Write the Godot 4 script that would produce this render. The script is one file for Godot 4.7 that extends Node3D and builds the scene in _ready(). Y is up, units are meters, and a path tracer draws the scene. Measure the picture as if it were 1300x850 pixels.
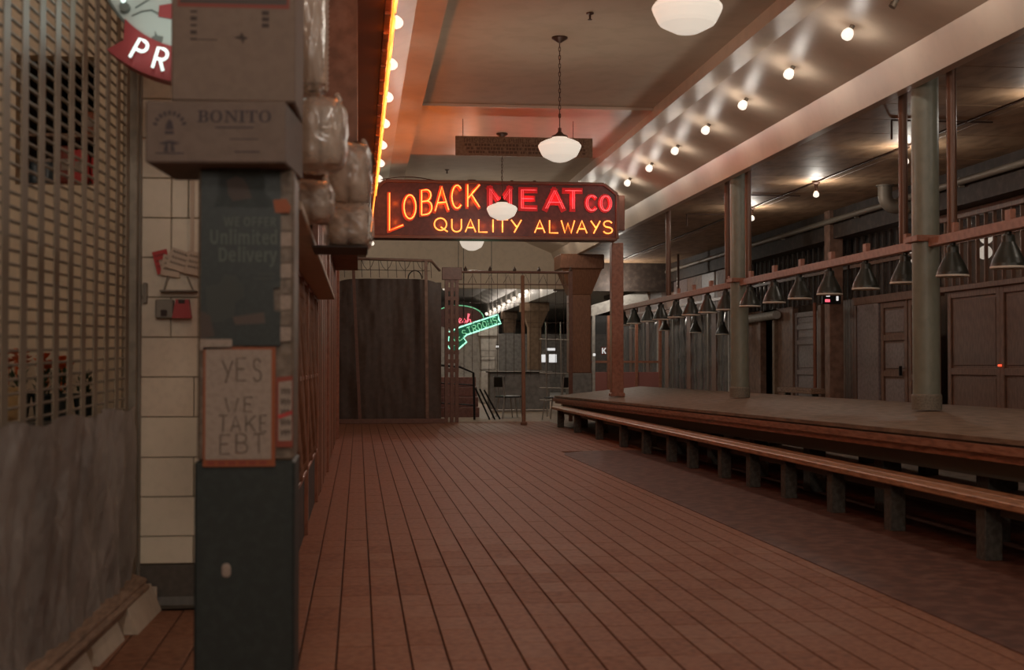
extends Node3D
# A market arcade at night: hall axis runs along -Z, x to the right, y up, metres. Depth values d below mean z = -d.

var M := {}
var used := {}
var meshes := {}
var rng := RandomNumberGenerator.new()
const ORD := ["first", "second", "third", "fourth", "fifth", "sixth", "seventh", "eighth", "ninth", "tenth", "eleventh", "twelfth", "thirteenth", "fourteenth", "fifteenth", "sixteenth", "seventeenth", "eighteenth", "nineteenth", "twentieth", "twenty-first", "twenty-second", "twenty-third", "twenty-fourth", "twenty-fifth", "twenty-sixth", "twenty-seventh", "twenty-eighth", "twenty-ninth", "thirtieth", "thirty-first", "thirty-second"]


# ---------------------------------------------------------------- mesh builder
class MB:
	var v := PackedVector3Array()
	var n := PackedVector3Array()
	func tri(a: Vector3, b: Vector3, c: Vector3, na: Vector3, nb: Vector3, nc: Vector3) -> void:
		if (b - a).cross(c - a).dot(na + nb + nc) > 0.0:
			v.append(a); v.append(c); v.append(b)
			n.append(na); n.append(nc); n.append(nb)
		else:
			v.append(a); v.append(b); v.append(c)
			n.append(na); n.append(nb); n.append(nc)
	func quad(a: Vector3, b: Vector3, c: Vector3, d: Vector3, out: Vector3) -> void:
		var nn := (b - a).cross(c - a)
		if nn.length() < 1e-12:
			nn = (c - a).cross(d - a)
		nn = nn.normalized()
		if nn.dot(out) < 0.0:
			nn = -nn
		tri(a, b, c, nn, nn, nn)
		tri(a, c, d, nn, nn, nn)
	# eight corners: index bits x=1, y=2, z=4
	func hexa(p: Array) -> void:
		var c := Vector3.ZERO
		for q in p:
			c += q / 8.0
		for f in [[0, 1, 3, 2], [4, 5, 7, 6], [0, 1, 5, 4], [2, 3, 7, 6], [0, 2, 6, 4], [1, 3, 7, 5]]:
			var m: Vector3 = (p[f[0]] + p[f[1]] + p[f[2]] + p[f[3]]) / 4.0
			quad(p[f[0]], p[f[1]], p[f[2]], p[f[3]], m - c)
	func box(c: Vector3, s: Vector3, b := Basis()) -> void:
		var p := []
		for i in 8:
			p.append(c + b * Vector3(s.x * (0.5 if i & 1 else -0.5), s.y * (0.5 if i & 2 else -0.5), s.z * (0.5 if i & 4 else -0.5)))
		hexa(p)
	# box from lo to hi given as x, y, depth
	func span(x0: float, x1: float, y0: float, y1: float, d0: float, d1: float, ch := 0.0) -> void:
		var c := Vector3((x0 + x1) / 2, (y0 + y1) / 2, -(d0 + d1) / 2)
		var s := Vector3(absf(x1 - x0), absf(y1 - y0), absf(d1 - d0))
		if ch > 0.0:
			cbox(c, s, ch)
		else:
			box(c, s)
	# chamfered box, 44 triangles
	func cbox(c: Vector3, s: Vector3, ch: float, b := Basis()) -> void:
		var h := s / 2.0
		ch = minf(ch, minf(h.x, minf(h.y, h.z)) * 0.9)
		var P := func(i: int, axis: int) -> Vector3:
			var sg := Vector3(1 if i & 1 else -1, 1 if i & 2 else -1, 1 if i & 4 else -1)
			var q := Vector3(sg.x * (h.x - ch), sg.y * (h.y - ch), sg.z * (h.z - ch))
			q[axis] = sg[axis] * h[axis]
			return c + b * q
		var fs := [[0, 2, 6, 4, 0], [1, 3, 7, 5, 0], [0, 1, 5, 4, 1], [2, 3, 7, 6, 1], [0, 1, 3, 2, 2], [4, 5, 7, 6, 2]]
		for f in fs:
			var a: Vector3 = P.call(f[0], f[4])
			var bb: Vector3 = P.call(f[1], f[4])
			var cc: Vector3 = P.call(f[2], f[4])
			var d: Vector3 = P.call(f[3], f[4])
			quad(a, bb, cc, d, (a + cc) / 2.0 - c)
		for i in 8:
			for ax in 3:
				var j: int = i | (1 << ax)
				if j == i:
					continue
				var u := (ax + 1) % 3
				var w := (ax + 2) % 3
				var a: Vector3 = P.call(i, u)
				var bb: Vector3 = P.call(j, u)
				var cc: Vector3 = P.call(j, w)
				var d: Vector3 = P.call(i, w)
				quad(a, bb, cc, d, (a + cc) / 2.0 - c)
			var a0: Vector3 = P.call(i, 0)
			var a1: Vector3 = P.call(i, 1)
			var a2: Vector3 = P.call(i, 2)
			var nn := (a1 - a0).cross(a2 - a0).normalized()
			if nn.dot(a0 - c) < 0.0:
				nn = -nn
			tri(a0, a1, a2, nn, nn, nn)
	func bar(a: Vector3, b: Vector3, w: float, h: float, upv := Vector3.UP, ch := 0.0) -> void:
		var z := (b - a).normalized()
		if absf(z.dot(upv)) > 0.98:
			upv = Vector3(1, 0, 0)
		var x := upv.cross(z).normalized()
		var y := z.cross(x)
		if ch > 0.0:
			cbox((a + b) / 2.0, Vector3(w, h, (b - a).length()), ch, Basis(x, y, z))
		else:
			box((a + b) / 2.0, Vector3(w, h, (b - a).length()), Basis(x, y, z))
	func tube(path: Array, r: float, sides := 6, closed := false) -> void:
		var np := path.size()
		var rings := []
		var up := Vector3.ZERO
		for i in np:
			var t: Vector3
			if closed:
				t = (path[(i + 1) % np] - path[(i - 1 + np) % np]).normalized()
			else:
				t = (path[mini(i + 1, np - 1)] - path[maxi(i - 1, 0)]).normalized()
			if up == Vector3.ZERO:
				up = Vector3.UP if absf(t.y) < 0.9 else Vector3.RIGHT
			var x := up.cross(t).normalized()
			up = t.cross(x).normalized()
			var ring := []
			for k in sides:
				var a := TAU * k / sides
				ring.append(x * cos(a) + up * sin(a))
			rings.append(ring)
		for i in (np if closed else np - 1):
			var j := (i + 1) % np
			for k in sides:
				var l := (k + 1) % sides
				var n0: Vector3 = rings[i][k]
				var n1: Vector3 = rings[i][l]
				var n2: Vector3 = rings[j][l]
				var n3: Vector3 = rings[j][k]
				tri(path[i] + n0 * r, path[i] + n1 * r, path[j] + n2 * r, n0, n1, n2)
				tri(path[i] + n0 * r, path[j] + n2 * r, path[j] + n3 * r, n0, n2, n3)
		if not closed:
			for e in [0, np - 1]:
				var t2: Vector3 = (path[0] - path[1]).normalized() if e == 0 else (path[np - 1] - path[np - 2]).normalized()
				for k in range(1, sides - 1):
					tri(path[e] + rings[e][0] * r, path[e] + rings[e][k] * r, path[e] + rings[e][k + 1] * r, t2, t2, t2)
	# profile: [radius, height] pairs; frame: where the axis stands
	func lathe(prof: Array, seg := 16, frame := Transform3D()) -> void:
		for i in prof.size() - 1:
			var r0: float = prof[i][0]
			var y0: float = prof[i][1]
			var r1: float = prof[i + 1][0]
			var y1: float = prof[i + 1][1]
			var dr := r1 - r0
			var dy := y1 - y0
			var ns := Vector2(dy, -dr).normalized()
			for k in seg:
				var a := TAU * k / seg
				var b := TAU * (k + 1) / seg
				var ca := Vector3(cos(a), 0, sin(a))
				var cb := Vector3(cos(b), 0, sin(b))
				var na := frame.basis * (ca * ns.x + Vector3.UP * ns.y)
				var nb := frame.basis * (cb * ns.x + Vector3.UP * ns.y)
				var p0 := frame * (ca * r0 + Vector3.UP * y0)
				var p1 := frame * (cb * r0 + Vector3.UP * y0)
				var p2 := frame * (cb * r1 + Vector3.UP * y1)
				var p3 := frame * (ca * r1 + Vector3.UP * y1)
				if r0 > 1e-5:
					tri(p0, p1, p2, na, nb, nb)
				if r1 > 1e-5:
					tri(p0, p2, p3, na, nb, na)
	# flat polygon (2D points) pushed from z0 to z1 in a frame
	func prism(poly: PackedVector2Array, z0: float, z1: float, frame := Transform3D()) -> void:
		var idx := Geometry2D.triangulate_polygon(poly)
		for z in [z0, z1]:
			var nn := frame.basis * Vector3(0, 0, 1 if z == maxf(z0, z1) else -1)
			for i in range(0, idx.size(), 3):
				var q := []
				for k in 3:
					var p := poly[idx[i + k]]
					q.append(frame * Vector3(p.x, p.y, z))
				tri(q[0], q[1], q[2], nn, nn, nn)
		var area := 0.0
		for i in poly.size():
			var p := poly[i]
			var q := poly[(i + 1) % poly.size()]
			area += p.x * q.y - q.x * p.y
		for i in poly.size():
			var p := poly[i]
			var q := poly[(i + 1) % poly.size()]
			var o := Vector3(q.y - p.y, p.x - q.x, 0) * signf(area)
			quad(frame * Vector3(p.x, p.y, z0), frame * Vector3(q.x, q.y, z0), frame * Vector3(q.x, q.y, z1), frame * Vector3(p.x, p.y, z1), frame.basis * o)
	# grid of points g[i][j], smooth
	func sheet(g: Array, out: Vector3) -> void:
		var ni := g.size()
		var nj: int = g[0].size()
		var nor := []
		for i in ni:
			var row := []
			for j in nj:
				var a: Vector3 = g[mini(i + 1, ni - 1)][j] - g[maxi(i - 1, 0)][j]
				var b: Vector3 = g[i][mini(j + 1, nj - 1)] - g[i][maxi(j - 1, 0)]
				var q := a.cross(b).normalized()
				row.append(q if out == Vector3.ZERO or q.dot(out) > 0 else -q)
			nor.append(row)
		for i in ni - 1:
			for j in nj - 1:
				tri(g[i][j], g[i + 1][j], g[i + 1][j + 1], nor[i][j], nor[i + 1][j], nor[i + 1][j + 1])
				tri(g[i][j], g[i + 1][j + 1], g[i][j + 1], nor[i][j], nor[i + 1][j + 1], nor[i][j + 1])
	func mesh() -> ArrayMesh:
		var a := []
		a.resize(Mesh.ARRAY_MAX)
		a[Mesh.ARRAY_VERTEX] = v
		a[Mesh.ARRAY_NORMAL] = n
		var m := ArrayMesh.new()
		m.add_surface_from_arrays(Mesh.PRIMITIVE_TRIANGLES, a)
		return m


# ---------------------------------------------------------------- naming and tagging
func numbered(called: String) -> String:
	if not used.has(called):
		used[called] = 0
		return called
	used[called] += 1
	return "%s_%03d" % [called, used[called]]


func tag(o: Node, label: String, category: String, group := "", kind := "") -> Node:
	if label: o.set_meta("label", label)
	if category: o.set_meta("category", category)
	if group: o.set_meta("group", group)
	if kind: o.set_meta("kind", kind)
	return o


func thing(called: String, label: String, category: String, at := Vector3.ZERO, turn := 0.0, group := "") -> Node3D:
	var o := Node3D.new()
	o.name = numbered(called)
	add_child(o)
	o.position = at
	o.rotation.y = turn
	tag(o, label, category, group)
	return o


func put(mb, called: String, m: Material, parent: Node = self, label := "") -> MeshInstance3D:
	var o := MeshInstance3D.new()
	o.mesh = mb.mesh() if mb is MB else mb
	o.material_override = m
	if parent == self:
		o.name = numbered(called)
	else:
		o.name = called
	parent.add_child(o, true)
	if label: o.set_meta("label", label)
	return o


func structure(mb, called: String, m: Material, label := "", category := "") -> MeshInstance3D:
	var o := put(mb, called, m)
	tag(o, label, category, "", "structure")
	return o


func dup(o: Node3D, label := "") -> Node3D:
	var base := String(o.name)
	var c := o.duplicate() as Node3D
	c.name = numbered(base)
	add_child(c)
	if label: c.set_meta("label", label)
	return c


func omni(at: Vector3, c: Color, e: float, size := 0.04) -> OmniLight3D:
	var l := OmniLight3D.new()
	l.position = at
	l.light_color = c
	l.light_energy = e
	l.light_size = size
	l.omni_range = 60.0
	l.omni_attenuation = 2.0
	l.shadow_enabled = true
	l.name = "light"
	return l


func area(at: Vector3, towards: Vector3, w: float, h: float, c: Color, e: float) -> AreaLight3D:
	var l := AreaLight3D.new()
	l.area_size = Vector2(w, h)
	l.light_color = c
	l.light_energy = e
	l.area_normalize_energy = true
	l.shadow_enabled = true
	l.name = "light"
	l.look_at_from_position(at, at + towards, Vector3.UP if absf(towards.y) < 0.9 else Vector3.BACK)
	return l


# ---------------------------------------------------------------- materials
func noise_tex(sd: int, freq: float, c0: Color, c1: Color, c2: Color, size := 512, kind := FastNoiseLite.TYPE_SIMPLEX_SMOOTH) -> NoiseTexture2D:
	var f := FastNoiseLite.new()
	f.seed = sd
	f.noise_type = kind
	f.frequency = freq
	f.fractal_octaves = 5
	var g := Gradient.new()
	g.offsets = PackedFloat32Array([0.25, 0.5, 0.75])
	g.colors = PackedColorArray([c0, c1, c2])
	var t := NoiseTexture2D.new()
	t.width = size
	t.height = size
	t.seamless = true
	t.noise = f
	t.color_ramp = g
	return t


func mat(called: String, c: Color, rough := 0.7, metal := 0.0, vary := 0.0, scale := Vector3.ONE, freq := 0.02, bump := 0.0) -> StandardMaterial3D:
	var m := StandardMaterial3D.new()
	m.resource_name = called
	m.roughness = rough
	m.metallic = metal
	if vary > 0.0:
		var d := c.darkened(vary)
		var l := c.lightened(vary * 0.5)
		m.albedo_texture = noise_tex(hash(called) % 1000, freq, d, c, l)
		m.uv1_triplanar = true
		m.uv1_world_triplanar = true
		m.uv1_scale = scale
		if bump > 0.0:
			m.heightmap_enabled = true
			m.heightmap_texture = m.albedo_texture
			m.heightmap_scale = bump
	else:
		m.albedo_color = c
	M[called] = m
	return m


func glow(called: String, c: Color, e: float) -> StandardMaterial3D:
	var m := StandardMaterial3D.new()
	m.resource_name = called
	m.albedo_color = Color(0.9, 0.9, 0.88)
	m.roughness = 0.4
	m.emission_enabled = true
	m.emission = c
	m.emission_energy_multiplier = e
	M[called] = m
	return m


func materials() -> void:
	mat("ceiling_plaster", Color(0.75, 0.68, 0.59), 0.85, 0.0, 0.03, Vector3(0.25, 0.25, 0.25))
	mat("cornice_paint", Color(0.78, 0.7, 0.62), 0.32, 0.0, 0.03, Vector3(0.3, 0.3, 0.3))
	mat("low_ceiling", Color(0.66, 0.53, 0.41), 0.6, 0.0, 0.12, Vector3(0.4, 0.4, 0.15))
	mat("wall_cream", Color(0.84, 0.76, 0.66), 0.6, 0.0, 0.025, Vector3(0.5, 0.5, 0.5))
	mat("brown_wall", Color(0.5, 0.37, 0.3), 0.6, 0.0, 0.12, Vector3(0.5, 0.5, 0.5))
	mat("dark_wall", Color(0.22, 0.17, 0.14), 0.7, 0.0, 0.12, Vector3(0.5, 0.5, 0.5))
	mat("soffit_dark", Color(0.5, 0.35, 0.27), 0.6)
	mat("grout", Color(0.25, 0.15, 0.115), 0.85)
	mat("tile_a", Color(0.53, 0.345, 0.25), 0.62, 0.0, 0.10, Vector3(1.3, 1.3, 1.3), 0.03)
	mat("tile_b", Color(0.51, 0.325, 0.23), 0.65, 0.0, 0.12, Vector3(1.1, 1.1, 1.1), 0.03)
	mat("tile_c", Color(0.535, 0.36, 0.265), 0.6, 0.0, 0.09, Vector3(0.9, 0.9, 0.9), 0.03)
	mat("floor_strip", Color(0.36, 0.22, 0.17), 0.6, 0.0, 0.15, Vector3(0.6, 0.6, 0.6))
	mat("concrete", Color(0.58, 0.5, 0.43), 0.75, 0.0, 0.12, Vector3(0.5, 0.5, 0.5))
	mat("glazed_block", Color(0.85, 0.79, 0.7), 0.3, 0.0, 0.02, Vector3(1.5, 1.5, 1.5))
	mat("glazed_block_b", Color(0.83, 0.76, 0.67), 0.32, 0.0, 0.03, Vector3(2, 2, 2))
	mat("mortar", Color(0.5, 0.44, 0.37), 0.9)
	mat("cove_base", Color(0.3, 0.26, 0.22), 0.5, 0.0, 0.06, Vector3(2, 2, 2))
	mat("steel", Color(0.52, 0.47, 0.41), 0.45, 0.6, 0.08, Vector3(1, 1, 1))
	mat("dull_steel", Color(0.5, 0.46, 0.41), 0.55, 0.3)
	mat("grille_band", Color(0.52, 0.46, 0.39), 0.5, 0.25)
	mat("tarp", Color(0.54, 0.5, 0.47), 0.5, 0.0, 0.14, Vector3(0.7, 0.35, 0.7), 0.006)
	mat("raw_wood", Color(0.55, 0.42, 0.33), 0.7, 0.0, 0.2, Vector3(4, 4, 0.6))
	mat("white_board", Color(0.72, 0.64, 0.56), 0.6, 0.0, 0.05, Vector3(1, 1, 1))
	mat("table_top", Color(0.5, 0.41, 0.335), 0.55, 0.0, 0.14, Vector3(0.8, 0.8, 0.25), 0.02)
	mat("table_rim", Color(0.6, 0.4, 0.3), 0.45, 0.0, 0.18, Vector3(3, 3, 0.4))
	mat("bench_wood", Color(0.7, 0.49, 0.35), 0.45, 0.0, 0.2, Vector3(3, 3, 0.4))
	mat("dark_leg", Color(0.29, 0.27, 0.24), 0.65, 0.0, 0.12, Vector3(2, 2, 2))
	mat("apron", Color(0.4, 0.38, 0.34), 0.7)
	mat("column_paint", Color(0.52, 0.52, 0.46), 0.4, 0.0, 0.05, Vector3(1, 0.5, 1))
	mat("column_foot", Color(0.5, 0.46, 0.4), 0.6, 0.0, 0.12, Vector3(4, 4, 4))
	mat("brown_paint", Color(0.6, 0.39, 0.3), 0.4, 0.0, 0.1, Vector3(1, 1, 1))
	mat("gate_brown", Color(0.46, 0.31, 0.25), 0.5, 0.0, 0.06, Vector3(1, 1, 1))
	mat("pipe_brown", Color(0.4, 0.27, 0.2), 0.35, 0.2)
	mat("shade_green", Color(0.2, 0.2, 0.17), 0.35, 0.1)
	mat("shade_white", Color(0.85, 0.8, 0.74), 0.5)
	mat("pole_red", Color(0.5, 0.28, 0.18), 0.5)
	mat("bronze", Color(0.3, 0.21, 0.16), 0.45, 0.4)
	mat("sign_maroon", Color(0.36, 0.16, 0.125), 0.45, 0.0, 0.08, Vector3(1, 1, 1))
	mat("sign_frame", Color(0.42, 0.25, 0.18), 0.4, 0.2)
	mat("letter_red", Color(0.85, 0.02, 0.08), 0.4)
	mat("letter_orange", Color(0.85, 0.32, 0.08), 0.4)
	mat("board_tan", Color(0.5, 0.4, 0.31), 0.7, 0.0, 0.1, Vector3(2, 2, 2))
	mat("board_ink", Color(0.36, 0.26, 0.19), 0.7)
	mat("storefront_wood", Color(0.46, 0.33, 0.26), 0.5, 0.0, 0.1, Vector3(1.5, 0.5, 1.5))
	mat("storefront_wood_b", Color(0.43, 0.31, 0.25), 0.5, 0.0, 0.1, Vector3(1.5, 0.5, 1.5))
	mat("door_grey", Color(0.52, 0.46, 0.45), 0.45, 0.0, 0.1, Vector3(1, 1, 1))
	mat("interior_plain", Color(0.5, 0.42, 0.36), 0.8)
	mat("black_tarp", Color(0.32, 0.245, 0.2), 0.55, 0.0, 0.06, Vector3(0.6, 0.6, 0.6))
	mat("rust_wood", Color(0.5, 0.32, 0.22), 0.55, 0.0, 0.1, Vector3(3, 0.6, 3))
	mat("pillar_black", Color(0.125, 0.15, 0.14), 0.6, 0.0, 0.06, Vector3(2, 2, 2))
	mat("pillar_pale", Color(0.42, 0.35, 0.29), 0.5, 0.0, 0.15, Vector3(2.5, 2.5, 2.5))
	mat("cardboard", Color(0.465, 0.39, 0.34), 0.75, 0.0, 0.03, Vector3(2, 2, 2))
	mat("cardboard_b", Color(0.435, 0.365, 0.325), 0.75, 0.0, 0.03, Vector3(2, 2, 2))
	mat("ink", Color(0.25, 0.2, 0.18), 0.8)
	mat("ink_blue", Color(0.26, 0.22, 0.23), 0.8)
	mat("label_red", Color(0.5, 0.2, 0.13), 0.6)
	mat("paper", Color(0.58, 0.51, 0.46), 0.7, 0.0, 0.06, Vector3(4, 4, 4))
	mat("paper_white", Color(0.75, 0.66, 0.58), 0.7)
	mat("poster_green", Color(0.1, 0.125, 0.11), 0.45, 0.0, 0.08, Vector3(4, 4, 4))
	mat("poster_text", Color(0.31, 0.33, 0.3), 0.6)
	mat("poster_skin", Color(0.31, 0.25, 0.22), 0.6)
	mat("poster_shirt", Color(0.2, 0.21, 0.195), 0.6)
	mat("poster_brown", Color(0.26, 0.2, 0.17), 0.6)
	mat("orange_card", Color(0.55, 0.27, 0.12), 0.6)
	mat("marker", Color(0.4, 0.34, 0.3), 0.8)
	mat("red_paint", Color(0.62, 0.13, 0.12), 0.45)
	mat("tag_red", Color(0.72, 0.2, 0.19), 0.6)
	mat("sign_white", Color(0.75, 0.78, 0.76), 0.5)
	mat("sign_ring", Color(0.6, 0.14, 0.15), 0.45)
	mat("sign_grey", Color(0.4, 0.42, 0.4), 0.5)
	mat("foam", Color(0.78, 0.68, 0.6), 0.6)
	mat("leaf_green", Color(0.2, 0.26, 0.16), 0.6)
	mat("flower_orange", Color(0.85, 0.38, 0.1), 0.6)
	mat("sack_tan", Color(0.62, 0.5, 0.34), 0.8)
	mat("jar_blue", Color(0.3, 0.33, 0.35), 0.3)
	mat("pink_panel", Color(0.6, 0.38, 0.35), 0.6)
	mat("far_grey", Color(0.68, 0.66, 0.63), 0.5, 0.0, 0.1, Vector3(0.5, 0.5, 0.5))
	mat("far_dark", Color(0.48, 0.46, 0.44), 0.6, 0.0, 0.1, Vector3(0.5, 0.5, 0.5))
	mat("far_tan", Color(0.5, 0.4, 0.31), 0.6, 0.0, 0.1, Vector3(0.5, 0.5, 0.5))
	mat("chrome", Color(0.7, 0.68, 0.65), 0.3, 0.8)
	mat("black_metal", Color(0.1, 0.095, 0.09), 0.4, 0.4)
	mat("restroom_green", Color(0.1, 0.45, 0.36), 0.45)
	mat("far_stair", Color(0.5, 0.33, 0.29), 0.6, 0.0, 0.1, Vector3(1, 1, 1))
	var g := mat("plastic", Color(0.82, 0.76, 0.7, 0.38), 0.18)
	g.transparency = BaseMaterial3D.TRANSPARENCY_ALPHA
	g = mat("glass", Color(0.5, 0.5, 0.5, 0.12), 0.05)
	g.transparency = BaseMaterial3D.TRANSPARENCY_ALPHA
	g = mat("vinyl", Color(0.42, 0.42, 0.42, 0.55), 0.12)
	g.transparency = BaseMaterial3D.TRANSPARENCY_ALPHA
	for k in ["tile_a", "tile_b", "tile_c", "table_top", "floor_strip"]:
		M[k].metallic_specular = 0.32
	glow("bulb_glow", Color(1.0, 0.93, 0.86), 1.15)
	glow("globe_glow", Color(0.97, 0.91, 0.835), 0.66)
	glow("neon_orange", Color(1.0, 0.5, 0.13), 2.6)
	glow("neon_core", Color(1.0, 0.52, 0.12), 2.4)
	glow("neon_red", Color(1.0, 0.1, 0.27), 1.0)
	glow("neon_white", Color(0.9, 1.0, 0.97), 1.3)
	glow("neon_green", Color(0.62, 1.0, 0.86), 1.2)
	glow("neon_teal", Color(0.1, 0.75, 0.5), 0.6)
	glow("neon_pink", Color(1.0, 0.3, 0.42), 1.2)
	glow("small_red", Color(1.0, 0.25, 0.05), 1.5)
	glow("small_white", Color(0.95, 0.95, 0.95), 0.7)


func _ready() -> void:
	rng.seed = 7
	# camera
	var cam := Camera3D.new()
	cam.name = "camera"
	add_child(cam)
	cam.position = Vector3(0, 1.15, 0)
	cam.rotation_degrees = Vector3(1.2722, -6.5436, 0)
	cam.keep_aspect = Camera3D.KEEP_HEIGHT
	var lens := CameraAttributesPhysical.new()
	lens.frustum_focal_length = 48.0
	lens.frustum_focus_distance = 20.0
	lens.exposure_aperture = 3.4
	cam.attributes = lens
	cam.fov = 28.0725
	cam.near = 0.05
	cam.far = 200.0
	# surroundings: night, closed building
	var env := Environment.new()
	env.background_mode = Environment.BG_COLOR
	env.background_color = Color(0.0, 0.0, 0.0)
	env.tonemap_mode = Environment.TONE_MAPPER_LINEAR
	env.tonemap_exposure = 1.0
	env.sdfgi_enabled = true
	env.ssao_enabled = true
	env.ssil_enabled = true
	var we := WorldEnvironment.new()
	we.name = "surroundings"
	we.environment = env
	add_child(we)
	materials()
	shell()
	floor_tiles()
	bulbs()
	pendants()
	added_lamps()
	neon_sign()
	neon_border()
	notice_board()
	tables()
	columns_and_lamps()
	right_side()
	left_shop()
	front_pillar()
	stall()
	gates()
	far_hall()
	small_things()


# energies of the lamps
const E_BULB := 0.15
const E_GLOBE := 0.72
const E_SOFFIT := 1.55
const E_LOW := 0.45
const E_FAR := 0.22
const WARM := Color(1.0, 0.965, 0.915)


func D3(x: float, y: float, d: float) -> Vector3:
	return Vector3(x, y, -d)


# ---------------------------------------------------------------- building shell
func shell() -> void:
	var b := MB.new()
	b.span(-3.2, 11.2, -0.3, -0.012, -16.0, 75.0)
	var fl := structure(b, "floor", M.grout, "reddish brown tiled market floor", "floor")
	b = MB.new(); b.span(0.8, 3.93, 4.6, 4.75, -16.0, 17.6)
	structure(b, "ceiling", M.ceiling_plaster, "matte grey plaster ceiling panel over the aisle", "ceiling")
	b = MB.new(); b.span(0.8, 3.93, 4.565, 4.75, 17.6, 21.7)
	structure(b, "ceiling", M.cornice_paint, "glossy painted ceiling band glowing orange before the neon sign", "ceiling")
	b = MB.new(); b.span(0.8, 3.93, 4.6, 4.75, 21.7, 35.0)
	structure(b, "ceiling", M.ceiling_plaster, "grey plaster ceiling panel behind the neon sign", "ceiling")
	# sloped cornices carrying the bulbs
	b = MB.new()
	b.prism(PackedVector2Array([Vector2(3.93, 4.75), Vector2(3.93, 4.45), Vector2(4.21, 4.45), Vector2(5.06, 4.095), Vector2(5.17, 3.79), Vector2(5.28, 3.79), Vector2(5.28, 4.75)]), 16.0, -35.0)
	structure(b, "trim_1", M.cornice_paint, "glossy sloped cornice with white bulbs on the right of the aisle", "cornice")
	b = MB.new()
	b.prism(PackedVector2Array([Vector2(0.8, 4.75), Vector2(0.8, 4.45), Vector2(0.52, 4.45), Vector2(0.19, 4.29), Vector2(0.19, 4.75)]), 16.0, -35.0)
	structure(b, "trim_2", M.cornice_paint, "glossy sloped cornice lit orange above the neon border", "cornice")
	b = MB.new(); b.span(-3.0, 0.19, 3.9, 4.75, -16.0, 10.0)
	structure(b, "ceiling", M.wall_cream, "pale soffit above the shop grille", "ceiling")
	b = MB.new(); b.span(-3.0, 0.19, 3.9, 4.75, 10.0, 35.0)
	structure(b, "ceiling", M.soffit_dark, "dark brown soffit beside the neon border", "ceiling")
	b = MB.new(); b.span(-0.62, -0.012, 2.55, 3.9, 9.8, 20.0)
	structure(b, "trim_3", M.brown_wall, "brown hanging bulkhead above the plastic bags", "bulkhead")
	# low ceiling over the day stalls: sheets with open joints under a slab
	b = MB.new(); b.span(5.28, 11.0, 3.95, 4.75, -16.0, 46.0)
	var lc := structure(b, "ceiling", M.low_ceiling, "low dark sheet ceiling above the market table", "ceiling")
	var pm := MB.new(); pm.cbox(Vector3.ZERO, Vector3(1.77, 0.02, 0.885), 0.004)
	var pmm := pm.mesh()
	for i in 50:
		for j in 2:
			var o := put(pmm, "panel", M.low_ceiling, lc)
			o.position = D3(6.185 + 1.785 * j, 3.94, 1.5 + 0.9 * i)
	# enclosing walls
	b = MB.new(); b.span(-3.2, -3.0, 0.0, 4.75, -16.2, 75.0)
	structure(b, "wall_left", M.wall_cream, "", "")
	b = MB.new(); b.span(-3.0, 11.0, 0.0, 4.75, -16.2, -16.0)
	structure(b, "wall_back", M.wall_cream, "", "")
	b = MB.new(); b.span(10.8, 11.0, 0.0, 4.75, -16.0, 75.0)
	structure(b, "wall_right", M.dark_wall, "", "")
	# end wall with the opening to the next hall
	b = MB.new()
	b.span(-3.0, 2.12, 0.0, 4.75, 35.0, 35.3)
	b.span(2.12, 5.9, 3.16, 4.75, 35.0, 35.3)
	structure(b, "wall_end", M.wall_cream, "cream end wall above the folding gate", "wall")
	b = MB.new()
	b.prism(PackedVector2Array([Vector2(5.28, 3.95), Vector2(5.28, 3.16), Vector2(5.9, 3.16), Vector2(10.8, 3.16), Vector2(10.8, 3.95)]), -36.0, -36.2)
	structure(b, "wall_end_right", M.dark_wall, "", "")


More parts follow.
